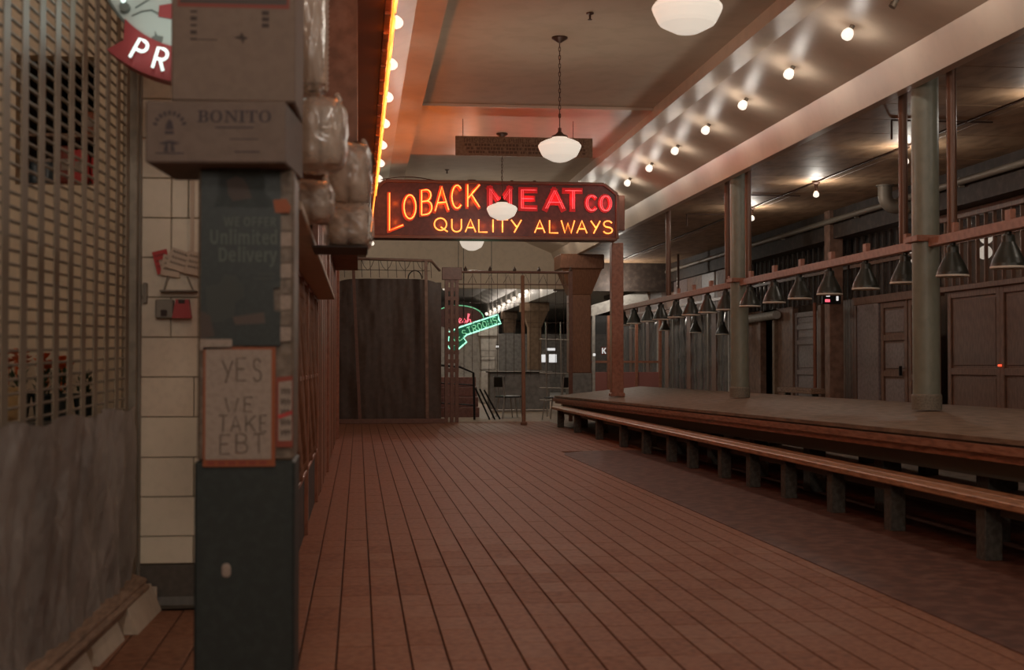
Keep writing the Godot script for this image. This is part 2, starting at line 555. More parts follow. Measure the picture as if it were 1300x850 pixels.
func floor_tiles() -> void:
	var fl: Node = get_node("floor")
	var tm := MB.new(); tm.cbox(Vector3.ZERO, Vector3(0.1385, 0.012, 0.3005), 0.0022)
	var tmm := tm.mesh()
	var field := MB.new()
	var mats := [M.tile_a, M.tile_b, M.tile_c, M.tile_a]
	var made := 0
	for k in 82:
		var d := 2.35 + 0.303 * k
		for i in range(-14, 27):
			var x := -0.083 + 0.1455 * (i + 0.5)
			if x > 2.62 and d < 17.6:
				continue
			if x < -1.06 and d < 6.6:
				continue
			if x < -0.4 and d > 6.5:
				continue
			var yy := -0.006 + rng.randf_range(-0.0006, 0.0006)
			# what the picture frame shows nearest: pieces of their own
			if d > 4.75 and made < 300 and x < 0.52 * d - 0.62:
				var o := put(tmm, "tile", mats[rng.randi() % 4], fl)
				o.position = D3(x, yy, d)
				made += 1
			else:
				var c := D3(x, yy, d)
				var p := []
				for q in 8:
					p.append(c + Vector3(0.06925 * (1 if q & 1 else -1), 0.006 * (1 if q & 2 else -1), 0.15025 * (1 if q & 4 else -1)))
				for f in [[2, 3, 7, 6], [0, 2, 6, 4], [1, 3, 7, 5], [4, 5, 7, 6]]:
					var m: Vector3 = (p[f[0]] + p[f[1]] + p[f[2]] + p[f[3]]) / 4.0
					field.quad(p[f[0]], p[f[1]], p[f[2]], p[f[3]], m - c)
	var fo := put(field, "tile_field", M.tile_a, fl)
	fo.set_meta("kind", "stuff")
	# dark red-brown strip along the stalls, with a rounded far corner
	var poly := PackedVector2Array([Vector2(2.62, 16.0), Vector2(2.62, -16.9)])
	for k in range(1, 9):
		var a := PI - PI / 2 * k / 8.0
		poly.append(Vector2(3.32 + 0.7 * cos(a), -16.9 - 0.8 * sin(a)))
	poly.append_array(PackedVector2Array([Vector2(4.7, -17.7), Vector2(4.7, 16.0)]))
	var b := MB.new()
	b.prism(poly, -0.011, 0.004, Transform3D(Basis(Vector3.RIGHT, Vector3(0, 0, 1), Vector3(0, 1, 0)), Vector3.ZERO))
	structure(b, "floor", M.floor_strip, "dark red-brown floor strip along the bench", "floor")
	b = MB.new(); b.span(4.7, 11.0, -0.012, -0.002, -16.0, 46.0)
	structure(b, "floor", M.concrete, "bare concrete floor under and behind the table", "floor")
	b = MB.new(); b.span(-3.0, 11.0, -0.012, -0.003, 46.0, 75.0)
	structure(b, "floor", M.far_grey, "grey floor of the far hall", "floor")
	b = MB.new(); b.span(-3.0, -1.08, -0.012, -0.003, -16.0, 7.6)
	structure(b, "floor", M.concrete, "concrete floor behind the shop grille", "floor")
	b = MB.new(); b.span(3.86, 4.7, -0.012, -0.003, 17.71, 46.0)
	structure(b, "floor", M.concrete, "concrete floor past the end of the bench", "floor")
	b = MB.new(); b.span(-0.4, 3.86, -0.012, -0.003, 27.1, 46.0)
	structure(b, "floor", M.concrete, "concrete floor behind the folding gate", "floor")


# ---------------------------------------------------------------- lamps
func bulb_shape(length := 0.11, r := 0.05) -> MB:
	var b := MB.new()
	var prof := []
	for k in 11:
		var t := k / 10.0
		var rr := r * sqrt(maxf(0.0, 1.0 - pow((t - 0.58) / 0.42, 2.0))) if t > 0.58 else lerpf(r * 0.42, r, sin(t / 0.58 * PI / 2))
		prof.append([rr, t * length])
	prof[0] = [0.0, 0.0]
	b.lathe(prof, 14)
	return b


func frame_to(at: Vector3, dir: Vector3) -> Transform3D:
	var y := dir.normalized()
	var x := y.cross(Vector3.BACK).normalized()
	if x.length() < 0.1:
		x = Vector3.RIGHT
	return Transform3D(Basis(x, y, x.cross(y)), at)


func bulbs() -> void:
	var bm := bulb_shape(0.125, 0.056).mesh()
	var sk := MB.new(); sk.lathe([[0.0, -0.075], [0.045, -0.075], [0.045, -0.06], [0.024, -0.05], [0.024, 0.02], [0.0, 0.02]], 12)
	var skm := sk.mesh()
	var last := 13
	for side in 2:
		var n := 0
		for k in range(last, -17, -1):
			var d := (11.95 + 1.71 * k) if side == 1 else (11.98 + 1.692 * k)
			var base: Vector3
			var dir: Vector3
			var lab: String
			if side == 1:
				if k > 12: continue
				base = D3(4.545, 4.275, d)
				dir = Vector3(-0.52, -0.85, 0.0)
				lab = "round white bulb on the right-hand sloped cornice, %s from the far wall" % ORD[n]
			else:
				base = D3(0.305, 4.275, d)
				dir = Vector3(0.45, -0.89, 0.0)
				lab = "round white bulb beside the orange neon border, %s from the far wall" % ORD[n]
			n += 1
			var t := thing("cornice_bulb", lab, "light bulb", base, 0.0, "bulbs along the right cornice" if side == 1 else "bulbs along the neon border")
			t.transform = frame_to(base, dir)
			put(skm, "socket", M.dull_steel, t)
			put(bm, "bulb_glass", M.bulb_glow, t)
			var l := omni(Vector3(0, 0.075, 0), WARM, E_BULB if side == 1 else E_BULB * 0.25, 0.05)
			t.add_child(l, true)
	# bulbs under the low ceiling
	var lm := bulb_shape(0.1, 0.045).mesh()
	var n2 := 0
	for k in [1, 0, -1, -2, -3, -4, -5, -6, -7, -8, -9]:
		var t := thing("ceiling_bulb", "bare bulb hanging from the conduit under the low ceiling, %s from the far end" % ORD[n2], "light bulb", D3(6.885, 3.78, 19.58 + 3.33 * k), 0.0, "bare bulbs under the low ceiling")
		n2 += 1
		var b := MB.new()
		b.lathe([[0.0, 0.15], [0.055, 0.15], [0.06, 0.12], [0.03, 0.1], [0.025, 0.0], [0.0, 0.0]], 12)
		put(b, "socket", M.bronze, t)
		var g := put(lm, "bulb_glass", M.bulb_glow, t)
		g.rotation.x = PI
		t.add_child(omni(Vector3(0, -0.06, 0), WARM, E_LOW * (0.4 if k == -2 else 1.0), 0.045), true)
	var fb := thing("drop_bulb", "bare bulb on a long drop beside the brown sign post", "light bulb", D3(6.9, 3.38, 35.4))
	var fs := MB.new()
	fs.lathe([[0.0, 0.57], [0.05, 0.57], [0.02, 0.53], [0.014, 0.1], [0.03, 0.09], [0.025, 0.0], [0.0, 0.0]], 12)
	put(fs, "drop_rod", M.bronze, fb)
	var fg := put(lm, "bulb_glass", M.bulb_glow, fb)
	fg.rotation.x = PI
	fb.add_child(omni(Vector3(0, -0.06, 0), WARM, E_LOW * 3.0, 0.045), true)
	# an empty lamp holder near the camera end of the cornice
	var s := thing("lamp_holder", "bare metal lamp holder without bulb at the top of the right cornice", "lamp holder", D3(4.45, 4.24, 10.75))
	s.transform = frame_to(D3(4.56, 4.26, 10.95), Vector3(-0.52, -0.85, 0.0))
	put(skm, "socket", M.dull_steel, s)
	var ring := MB.new(); ring.lathe([[0.0, 0.02], [0.032, 0.02], [0.032, 0.06], [0.0, 0.06]], 10)
	put(ring, "collar", M.steel, s)


func pendants() -> void:
	var prof := [[0.075, 0.0], [0.082, -0.012], [0.15, -0.035], [0.205, -0.062], [0.226, -0.09], [0.226, -0.105], [0.215, -0.135], [0.19, -0.185], [0.175, -0.205], [0.125, -0.232], [0.08, -0.255], [0.045, -0.264], [0.0, -0.267]]
	var gm := MB.new(); gm.lathe(prof, 28)
	var gmm := gm.mesh()
	var labs := ["schoolhouse globe pendant cut off by the top edge of the photo", "schoolhouse globe pendant on a chain before the hanging notice board", "schoolhouse globe pendant hanging in front of the neon sign", "schoolhouse globe pendant seen just under the neon sign", "schoolhouse globe pendant right above the camera", "schoolhouse globe pendant first behind the camera", "schoolhouse globe pendant second behind the camera", "schoolhouse globe pendant third behind the camera"]
	var i := 0
	for d in [8.4, 13.9, 19.6, 24.9, 2.9, -2.6, -8.1, -13.6]:
		var t := thing("globe_pendant", labs[i], "pendant lamp", D3(2.1, 0, d), 0.0, "globe pendants over the aisle")
		i += 1
		var top := 4.56 if d > 17 and d < 22 else 4.6
		var b := MB.new(); b.lathe([[0.0, top], [0.085, top], [0.085, top - 0.015], [0.03, top - 0.05], [0.012, top - 0.06], [0.0, top - 0.06]], 16)
		put(b, "ceiling_rose", M.bronze, t)
		b = MB.new()
		var y := top - 0.06
		var k := 0
		while y > 3.78:
			var pts := []
			for q in 8:
				var a := TAU * q / 8.0
				var w := 0.011 * cos(a)
				pts.append(Vector3(w if k % 2 else 0.0, y - 0.022 + 0.028 * sin(a), 0.0 if k % 2 else w))
			b.tube(pts, 0.004, 4, true)
			y -= 0.044
			k += 1
		b.tube([Vector3(0, 3.8, 0), Vector3(0, 3.6, 0)], 0.006, 5)
		put(b, "chain", M.bronze, t)
		b = MB.new(); b.lathe([[0.0, 3.64], [0.018, 3.64], [0.02, 3.6], [0.045, 3.575], [0.085, 3.555], [0.09, 3.54], [0.0, 3.54]], 16)
		put(b, "cap", M.bronze, t)
		var g := put(gmm, "globe", M.globe_glow, t)
		g.position.y = 3.545
		t.add_child(omni(Vector3(0, 3.42, 0), Color(1.0, 0.965, 0.91), E_GLOBE, 0.12), true)


func added_lamps() -> void:
	var cg := thing("added_ceiling_globe", "added fill globe on the ceiling, hidden behind the neon sign", "added lamp", D3(2.4, 4.6, 29.5))  # lamp added out of sight behind the sign to brighten the end wall
	var cb := MB.new(); cb.lathe([[0.0, 0.0], [0.12, 0.0], [0.12, -0.03], [0.0, -0.04]], 16)
	put(cb, "holder", M.bronze, cg)
	cb = MB.new(); cb.lathe([[0.12, -0.03], [0.17, -0.09], [0.17, -0.14], [0.11, -0.21], [0.0, -0.24]], 20)
	put(cb, "globe", M.globe_glow, cg)
	cg.add_child(omni(Vector3(0, -0.13, 0), WARM, 2.6, 0.14), true)
	# unseen globes added under the shop-side soffit to brighten the left foreground
	var prof := []
	for k in 13:
		var a := PI * k / 12.0
		prof.append([0.14 * sin(a), -0.14 * cos(a)])
	var g := MB.new(); g.lathe(prof, 20)
	var gm := g.mesh()
	var i := 0
	for d in [1.2, -2.0, -5.2, -8.4]:
		var t := thing("added_soffit_globe", "added fill globe under the shop-side soffit, %s behind the photo's edge" % ORD[i], "added lamp", D3(-0.35, 3.9, d), 0.0, "added fill globes under the shop-side soffit")
		i += 1
		var b := MB.new(); b.lathe([[0.0, 0.0], [0.09, 0.0], [0.09, -0.03], [0.05, -0.06], [0.05, -0.1], [0.0, -0.1]], 16)
		put(b, "holder", M.bronze, t)
		var o := put(gm, "globe", M.globe_glow, t)
		o.position.y = -0.22
		t.add_child(omni(Vector3(0, -0.22, 0), Color(1.0, 0.97, 0.93), E_SOFFIT, 0.14), true)


# ---------------------------------------------------------------- stroke letters
func glyph(c: String) -> Array:
	var arc := func(cx: float, cy: float, rx: float, ry: float, a0: float, a1: float, n: int) -> Array:
		var p := []
		for k in n + 1:
			var a := deg_to_rad(lerpf(a0, a1, float(k) / n))
			p.append(Vector2(cx + rx * cos(a), cy + ry * sin(a)))
		return p
	match c:
		"L": return [[Vector2(0, 1), Vector2(0, 0), Vector2(1, 0)]]
		"O": return [arc.call(0.5, 0.5, 0.5, 0.5, 90, 450, 18)]
		"B": return [[Vector2(0, 0), Vector2(0, 1)] + arc.call(0.45, 0.77, 0.45, 0.23, 90, -90, 7) + [Vector2(0, 0.54)], [Vector2(0.45, 0.54)] + arc.call(0.5, 0.27, 0.5, 0.27, 90, -90, 7) + [Vector2(0, 0)]]
		"A": return [[Vector2(0, 0), Vector2(0.5, 1), Vector2(1, 0)], [Vector2(0.18, 0.34), Vector2(0.82, 0.34)]]
		"C": return [arc.call(0.52, 0.5, 0.52, 0.5, 45, 315, 14)]
		"K": return [[Vector2(0, 1), Vector2(0, 0)], [Vector2(1, 1), Vector2(0.05, 0.4)], [Vector2(0.32, 0.57), Vector2(1, 0)]]
		"M": return [[Vector2(0, 0), Vector2(0, 1), Vector2(0.5, 0.25), Vector2(1, 1), Vector2(1, 0)]]
		"E": return [[Vector2(1, 1), Vector2(0, 1), Vector2(0, 0), Vector2(1, 0)], [Vector2(0, 0.52), Vector2(0.82, 0.52)]]
		"T": return [[Vector2(0, 1), Vector2(1, 1)], [Vector2(0.5, 1), Vector2(0.5, 0)]]
		"Q": return [arc.call(0.48, 0.55, 0.48, 0.45, 90, 450, 18), [Vector2(0.5, 0.35), Vector2(0.72, 0.2), Vector2(1.05, 0)]]
		"U": return [[Vector2(0, 1), Vector2(0, 0.35)] + arc.call(0.5, 0.35, 0.5, 0.35, 180, 360, 8) + [Vector2(1, 0.35), Vector2(1, 1)]]
		"I": return [[Vector2(0.5, 1), Vector2(0.5, 0)]]
		"Y": return [[Vector2(0, 1), Vector2(0.52, 0.45)], [Vector2(1, 1), Vector2(0.3, 0)]]
		"W": return [[Vector2(0, 1), Vector2(0.28, 0), Vector2(0.5, 0.8), Vector2(0.74, 0), Vector2(1, 1)]]
		"S": return [arc.call(0.5, 0.75, 0.45, 0.25, 20, 270, 9) + arc.call(0.5, 0.25, 0.48, 0.25, 90, -165, 9)]
		"P": return [[Vector2(0, 0), Vector2(0, 1)] + arc.call(0.5, 0.74, 0.5, 0.26, 90, -90, 8) + [Vector2(0, 0.48)]]
		"R": return [[Vector2(0, 0), Vector2(0, 1)] + arc.call(0.5, 0.74, 0.5, 0.26, 90, -90, 8) + [Vector2(0, 0.48)], [Vector2(0.45, 0.48), Vector2(1, 0)]]
		"N": return [[Vector2(0, 0), Vector2(0, 1), Vector2(1, 0), Vector2(1, 1)]]
		"V": return [[Vector2(0, 1), Vector2(0.5, 0), Vector2(1, 1)]]
	return []


# strokes of a letter in a box (shear tilts the baseline), as 3D paths at height z
func strokes(c: String, x0: float, y0: float, w: float, h: float, z: float, rise := 0.0, grow := 0.0) -> Array:
	var outp := []
	for s in glyph(c):
		var p := []
		for q in s:
			var g := Vector2(q.x, q.y)
			p.append(Vector3(x0 - grow + g.x * (w + 2 * grow), y0 - grow + g.y * (h + 2 * grow) + rise * g.x * w, z))
		outp.append(p)
	return outp


# flat bar letter: each stroke becomes a run of thick plates
func plates(b: MB, paths: Array, width: float, z0: float, z1: float) -> void:
	var step := 0
	for p in paths:
		for i in p.size() - 1:
			step += 1
			var a: Vector3 = p[i]
			var c: Vector3 = p[i + 1]
			var t := (c - a).normalized() * width * 0.5
			var s := Vector3(-t.y, t.x, 0)
			a -= t; c += t
			b.prism(PackedVector2Array([Vector2(a.x - s.x, a.y - s.y), Vector2(c.x - s.x, c.y - s.y), Vector2(c.x + s.x, c.y + s.y), Vector2(a.x + s.x, a.y + s.y)]), z0 - 0.01, z1 + 0.0012 * step)


func neon_sign() -> void:
	# local cells of 13.1 mm measured from the lower left corner of the panel
	var u := 0.0131
	var t := thing("neon_sign", "large maroon hanging shop sign with orange and red neon lettering", "neon sign", D3(0.226, 3.245, 22.0))
	var W := 310.0 * u
	var Hh := 70.0 * u
	var out := PackedVector2Array([Vector2(0, 0), Vector2(W, 0), Vector2(W, 57 * u), Vector2(293 * u, Hh), Vector2(16 * u, Hh), Vector2(0, 57 * u)])
	var b := MB.new(); b.prism(out, -0.32, 0.0)
	put(b, "panel", M.sign_maroon, t)
	b = MB.new()
	for i in 6:
		var p := out[i]
		var q := out[(i + 1) % 6]
		b.bar(Vector3(p.x, p.y, -0.15), Vector3(q.x, q.y, -0.15), 0.4, 0.05, Vector3(q.y - p.y, p.x - q.x, 0).normalized() if i != 5 else Vector3(-1, 0, 0), 0.006)
	put(b, "frame", M.sign_frame, t)
	b = MB.new(); b.cbox(Vector3(W + 0.14, 0.5, -0.75), Vector3(0.2, 0.6, 0.5), 0.01)
	put(b, "transformer_box", M.sign_frame, t)
	b = MB.new()
	for x in [1.62, 2.3, 2.68]:
		b.cbox(Vector3(x, Hh + 0.035, -0.06), Vector3(0.05, 0.03, 0.05), 0.006)
	put(b, "bolt", M.bronze, t)
	b = MB.new(); b.cbox(Vector3(-0.02, 0.82, -0.3), Vector3(0.12, 0.16, 0.06), 0.006)
	put(b, "wall_bracket", M.sign_frame, t)
	var cord := MB.new()
	var pp := []
	for k in 13:
		var s := k / 12.0
		pp.append(Vector3(lerpf(10, 78, s) * u, Hh + 0.03 + 0.05 * sin(s * PI), -0.06))
	cord.tube(pp, 0.008, 5)
	put(cord, "cable", M.bronze, t)
	# word one: orange double tubes over orange plates
	for a in [["L", 20, 7, 17, 47, 0.42], ["O", 38, 22, 15, 30, 0.0], ["B", 60, 27, 13, 31, 0.12], ["A", 77, 32, 17, 30, 0.1], ["C", 98, 36, 13, 29, 0.0], ["K", 118, 38, 15, 28, 0.0]]:
		var paths := strokes(a[0], a[1] * u, a[2] * u, a[3] * u, a[4] * u, 0.0, a[5])
		var m := MB.new()
		plates(m, paths, 0.055, 0.0, 0.02)
		var o := put(m, "letter", M.letter_orange, t)
		m = MB.new()
		for p in paths:
			var q := []
			for v in p:
				q.append(v + Vector3(0.012, 0.008, 0.045))
			m.tube(q, 0.011, 6)
		put(m, "neon_tube", M.neon_orange, o)
		for e in [0.25, 0.75]:
			t.add_child(omni(Vector3((a[1] + a[3] * 0.5) * u, (a[2] + a[4] * e) * u, 0.07), Color(1.0, 0.45, 0.1), 0.012, 0.03), true)
	# word two: red block letters with thin pink tubes
	for a in [["M", 147, 38, 25, 24, 7.5], ["E", 187, 38, 17, 23, 7.5], ["A", 218, 38, 22, 23, 7.5], ["T", 243, 38, 19, 23, 7.5], ["C", 270, 36, 13, 19, 4.5], ["O", 288, 36, 13, 19, 4.5]]:
		var paths := strokes(a[0], a[1] * u, a[2] * u, a[3] * u, a[4] * u, 0.0)
		var m := MB.new()
		plates(m, paths, a[5] * u, 0.0, 0.02)
		var o := put(m, "letter", M.letter_red, t)
		m = MB.new()
		for p in paths:
			var q := []
			for v in p:
				q.append(v + Vector3(0, 0, 0.04))
			m.tube(q, 0.006, 6)
		for p in paths:
			var q2 := []
			for v in p:
				q2.append(v + Vector3(0.03, 0.0, 0.04))
			m.tube(q2, 0.004, 5)
		put(m, "neon_tube", M.neon_red, o)
		t.add_child(omni(Vector3((a[1] + a[3] * 0.5) * u, (a[2] + a[4] * 0.5) * u, 0.09), Color(1.0, 0.12, 0.2), 0.016, 0.03), true)
	# lower line: single orange tubes
	for a in [["Q", 77, 16, 17], ["U", 99, 12, 16], ["A", 116, 13, 16], ["L", 133, 11, 16], ["I", 149, 4, 16], ["T", 156, 14, 16], ["Y", 174, 13, 16], ["A", 204, 13, 16], ["L", 223, 11, 16], ["W", 238, 17, 16], ["A", 258, 13, 16], ["Y", 276, 12, 16], ["S", 292, 12, 16]]:
		var paths := strokes(a[0], a[1] * u, 7 * u, a[2] * u, a[3] * u, 0.035)
		var m := MB.new()
		for p in paths:
			m.tube(p, 0.012, 6)
		put(m, "letter", M.neon_core, t)
		t.add_child(omni(Vector3((a[1] + a[2] * 0.5) * u, (7 + a[3] * 0.5) * u, 0.06), Color(1.0, 0.45, 0.1), 0.008, 0.03), true)
	t.add_child(area(Vector3(0.95, 0.6, 0.12), Vector3(0, 0, 1), 1.6, 0.55, Color(1.0, 0.54, 0.17), 0.18), true)
	t.add_child(area(Vector3(2.9, 0.65, 0.12), Vector3(0, 0, 1), 2.0, 0.4, Color(1.0, 0.14, 0.16), 0.08), true)
	t.add_child(area(Vector3(2.5, 0.2, 0.12), Vector3(0, 0, 1), 3.0, 0.22, Color(1.0, 0.54, 0.17), 0.14), true)


func neon_border() -> void:
	# ledge that carries the tubes, with clips, and overlapping orange tubes
	var t := thing("neon_border", "orange neon border tubes running along the left cornice ledge", "neon border", D3(0, 0, 0))
	var b := MB.new(); b.span(0.195, 0.25, 3.9, 3.99, 2.0, 21.6, 0.004)
	put(b, "ledge", M.brown_paint, t)
	for k in 20:
		var d := 9.2 + 0.62 * k
		var c := MB.new()
		c.cbox(D3(0.222, 3.89, d), Vector3(0.05, 0.03, 0.05), 0.004)
		put(c, "clip", M.brown_paint, t)
	var dt := MB.new()
	dt.tube([D3(0.262, 3.9, 21.3), D3(0.255, 3.86, 21.6), D3(0.235, 3.7, 21.72), D3(0.2, 3.3, 21.74)], 0.012, 6)
	put(dt, "neon_tube", M.neon_orange, t)
	for k in 11:
		var d := 3.2 + 1.637 * k
		var c := MB.new()
		c.tube([D3(0.268, 3.915, d), D3(0.262, 3.885, d + 0.06), D3(0.262, 3.885, d + 1.55), D3(0.268, 3.915, d + 1.6)], 0.012, 6)
		c.tube([D3(0.268, 3.94, d + 0.9), D3(0.278, 3.92, d + 0.95), D3(0.278, 3.92, d + 2.4), D3(0.268, 3.94, d + 2.45)], 0.012, 6)
		put(c, "neon_tube", M.neon_orange, t)
		for e in [0.4, 1.2]:
			t.add_child(omni(D3(0.31, 3.88, d + e), Color(1.0, 0.5, 0.14), 0.07, 0.05), true)


func text_mesh(s: String, h: float, m: Material, depth := 0.002, serif := false, bold := false) -> MeshInstance3D:
	var f := SystemFont.new()
	f.font_names = PackedStringArray(["Droid Serif" if serif else "Droid Sans"])
	if bold:
		f.font_weight = 700
	var tm := TextMesh.new()
	tm.text = s
	tm.font = f
	tm.font_size = 32
	tm.pixel_size = h / 23.0
	tm.depth = depth
	tm.curve_step = 2.0
	var o := MeshInstance3D.new()
	o.mesh = tm
	o.material_override = m
	o.name = "lettering"
	return o


func notice_board() -> void:
	var t := thing("notice_board", "long tan lettered notice board hanging on two wires from ceiling", "notice board", D3(2.295, 4.19, 18.5))
	var b := MB.new(); b.cbox(Vector3.ZERO, Vector3(1.93, 0.27, 0.03), 0.004)
	put(b, "board", M.board_tan, t)
	b = MB.new()
	b.tube([Vector3(-0.86, 0.13, 0), Vector3(-0.86, 0.38, 0)], 0.004, 4)
	put(b, "wire", M.bronze, t)
	b = MB.new()
	b.tube([Vector3(0.69, 0.13, 0), Vector3(0.69, 0.38, 0)], 0.004, 4)
	put(b, "wire", M.bronze, t)
	var o := text_mesh("THIS IS NOT A PUBLIC THOROUGHFARE", 0.062, M.board_ink, 0.003)
	o.position = Vector3(0, 0.075, 0.0165)
	o.scale = Vector3(1.13, 1, 1)
	t.add_child(o, true)
	var y := 0.015
	for k in 3:
		# smaller print too fine to read: dashes of dark paint
		var c := MB.new()
		var x := -0.84 + 0.03 * k
		while x < 0.84:
			var w := rng.randf_range(0.02, 0.05)
			c.box(Vector3(x + w / 2, y, 0.0165), Vector3(w, 0.032, 0.003))
			x += w + (0.012 if rng.randf() < 0.8 else 0.05)
		put(c, "print", M.board_ink, t).set_meta("kind", "stuff")
		y -= 0.05


# ---------------------------------------------------------------- market table and bench
func front_y(d: float) -> float:
	return 0.709 - 0.009 * (d - 7.4)


func back_y(d: float) -> float:
	return 0.735 - 0.0035 * (d - 11.9)


func top_y(x: float, d: float) -> float:
	return lerpf(front_y(d), back_y(d), clampf((x - 3.85) / 2.35, 0, 1))


func slab(b: MB, x0: float, x1: float, top: float, thick: float, d0: float, d1f: float, d1b: float) -> void:
	# follows the slightly sagging table from near to far in a few lengths
	var n := 6
	for k in n:
		var p := []
		for i in 8:
			var f := float(k + (0 if i & 4 else 1)) / n
			var dd := lerpf(d0, d1b if i & 1 else d1f, f)
			var x := x1 if i & 1 else x0
			p.append(D3(x, top_y(x, dd) + (top if i & 2 else top - thick), dd))
		b.hexa(p)


func tables() -> void:
	var t := thing("market_table", "long worn grey market table with moulded brown rim", "table")
	var b := MB.new(); slab(b, 3.83, 6.2, 0.0, 0.03, 3.0, 26.1, 29.1)
	put(b, "table_top", M.table_top, t)
	b = MB.new(); slab(b, 3.85, 3.9, -0.03, 0.02, 3.0, 26.05, 26.1)
	put(b, "groove", M.apron, t)
	b = MB.new(); slab(b, 3.81, 3.87, -0.045, 0.05, 3.0, 26.1, 26.15)
	put(b, "rim", M.table_rim, t)
	b = MB.new(); slab(b, 3.84, 3.88, -0.095, 0.05, 3.0, 26.05, 26.1)
	put(b, "rim_board", M.table_rim, t)
	b = MB.new(); slab(b, 3.98, 4.02, -0.03, 0.24, 3.0, 26.0, 26.05)
	put(b, "apron", M.apron, t)
	b = MB.new()
	b.hexa([D3(3.81, 0.43, 26.1), D3(6.2, 0.55, 29.1), D3(3.81, 0.5, 26.1), D3(6.2, 0.66, 29.1), D3(3.81, 0.43, 26.15), D3(6.2, 0.55, 29.15), D3(3.81, 0.5, 26.15), D3(6.2, 0.66, 29.15)])
	put(b, "end_rim", M.table_rim, t)
	var lg := MB.new(); lg.cbox(Vector3(0, 0.31, 0), Vector3(0.14, 0.62, 0.18), 0.006)
	for d in [5.0, 6.6, 8.35, 10.1, 11.8, 13.5, 15.2, 16.9, 18.7, 20.5, 22.4, 24.4]:
		for x in [4.12, 5.95]:
			b = MB.new()
			var hh: float = top_y(x, d) - 0.03
			b.cbox(D3(x, hh / 2, d), Vector3(0.15, hh, 0.18), 0.006)
			put(b, "leg", M.dark_leg, t)
	# low display bench in front of the table
	var s := thing("display_bench", "low narrow wooden bench running along the front of the table", "bench")
	for k in 2:
		b = MB.new()
		b.bar(D3(3.665 + 0.142 * k, 0.36, 3.0), D3(3.665 + 0.142 * k, 0.345, 24.9), 0.136, 0.048, Vector3.UP, 0.008)
		put(b, "seat_board", M.bench_wood, s)
	for d in [4.9, 6.2, 7.55, 8.95, 10.1, 11.25, 12.3, 13.3, 14.6, 15.6, 17.0, 18.5, 20.4, 22.5, 24.4]:
		b = MB.new(); b.cbox(D3(3.7, 0.165, d), Vector3(0.11, 0.33, 0.12), 0.006)
		put(b, "leg", M.dark_leg, s)
	b = MB.new(); b.bar(D3(3.76, 0.3, 3.0), D3(3.76, 0.285, 24.6), 0.04, 0.07)
	put(b, "stretcher", M.apron, s)


func column(d: float, label: String) -> void:
	var y0 := top_y(5.4, d) + 0.012
	var t := thing("column", label, "column", D3(5.4, y0, d))
	var b := MB.new(); b.lathe([[0.0, 0.05], [0.128, 0.05], [0.128, 3.93 - y0], [0.0, 3.93 - y0]], 28)
	put(b, "shaft", M.column_paint, t)
	b = MB.new(); b.lathe([[0.0, 0.0], [0.142, 0.0], [0.142, 0.13], [0.134, 0.15], [0.0, 0.15]], 28)
	put(b, "foot", M.column_foot, t)
	b = MB.new(); b.cbox(Vector3(0.0, 2.35 - y0, 0.0), Vector3(0.3, 0.06, 0.3), 0.006)
	put(b, "clamp", M.brown_paint, t)
	t.set_meta("kind", "thing")


func columns_and_lamps() -> void:
	column(12.28, "thick grey-green column standing on the table near the camera")
	column(18.6, "thick brown-grey column on the table, halfway along the lamp rail")
	var p := thing("sign_post", "square brown post on the table holding the end of the neon sign", "post", D3(4.37, 0.0, 22.45))
	var y0 := top_y(4.37, 22.45) + 0.012
	var b := MB.new(); b.span(-0.1, 0.1, y0, 3.22, -0.1, 0.1, 0.008)
	put(b, "shaft", M.brown_paint, p)
	b = MB.new(); b.span(-0.12, 0.12, y0, y0 + 0.06, -0.12, 0.12, 0.008)
	put(b, "foot", M.brown_paint, p)
	# rail with heat-lamp shades
	var r := thing("lamp_rail", "long reddish brown rail carrying dark cone lamps above the table", "rail", D3(5.4, 2.31, 0))
	for s in [[10.0, 12.12], [12.44, 18.43], [18.78, 27.7]]:
		b = MB.new(); b.span(-0.045, 0.045, -0.045, 0.045, s[0], s[1], 0.006)
		put(b, "rail_bar", M.brown_paint, r)
	for d in [11.7, 12.8, 18.15, 19.2, 23.0]:
		b = MB.new()
		b.lathe([[0.0, 0.0], [0.045, 0.0], [0.045, 1.55], [0.1, 1.6], [0.1, 1.62], [0.0, 1.62]], 16, Transform3D(Basis(), D3(0, 0.0, d)))
		put(b, "hanger_pipe", M.pipe_brown, r)
	for k in 12:
		b = MB.new(); b.cbox(D3(0.0, 0.09, 10.6 + 1.06 * k), Vector3(0.05, 0.09, 0.1), 0.004)
		put(b, "junction_box", M.brown_paint, r)
	var ds := [10.64, 11.7, 12.77, 13.81, 14.92, 15.97, 16.99, 18.09, 19.3, 20.35, 21.41, 22.45, 23.6, 24.65, 25.95, 27.06]
	for i in ds.size():
		shade_lamp(D3(5.4, 1.965, ds[i]), 0.3, "dark cone lamp under the long rail, %s from the near end" % ORD[i], "cone lamps along the rail")
	var r2 := thing("back_rail", "thin dark rail with cone lamps in front of the vinyl strips", "rail", D3(8.0, 2.62, 0))
	b = MB.new(); b.span(-0.03, 0.03, -0.03, 0.03, 27.0, 40.0)
	put(b, "rail_bar", M.pipe_brown, r2)
	for d in [28.0, 33.0, 38.0]:
		b = MB.new(); b.tube([D3(0, 0.02, d), D3(0, 1.31, d)], 0.03, 8)
		put(b, "hanger_pipe", M.pipe_brown, r2)
	var q := [[38.44, 2.226], [34.5, 2.056], [31.27, 1.924], [28.9, 1.825]]
	for i in 4:
		shade_lamp(D3(8.0, q[i][1], q[i][0]), 2.59 - q[i][1], "small cone lamp before the vinyl strips, %s from the far end" % ORD[i], "cone lamps on the back rail")


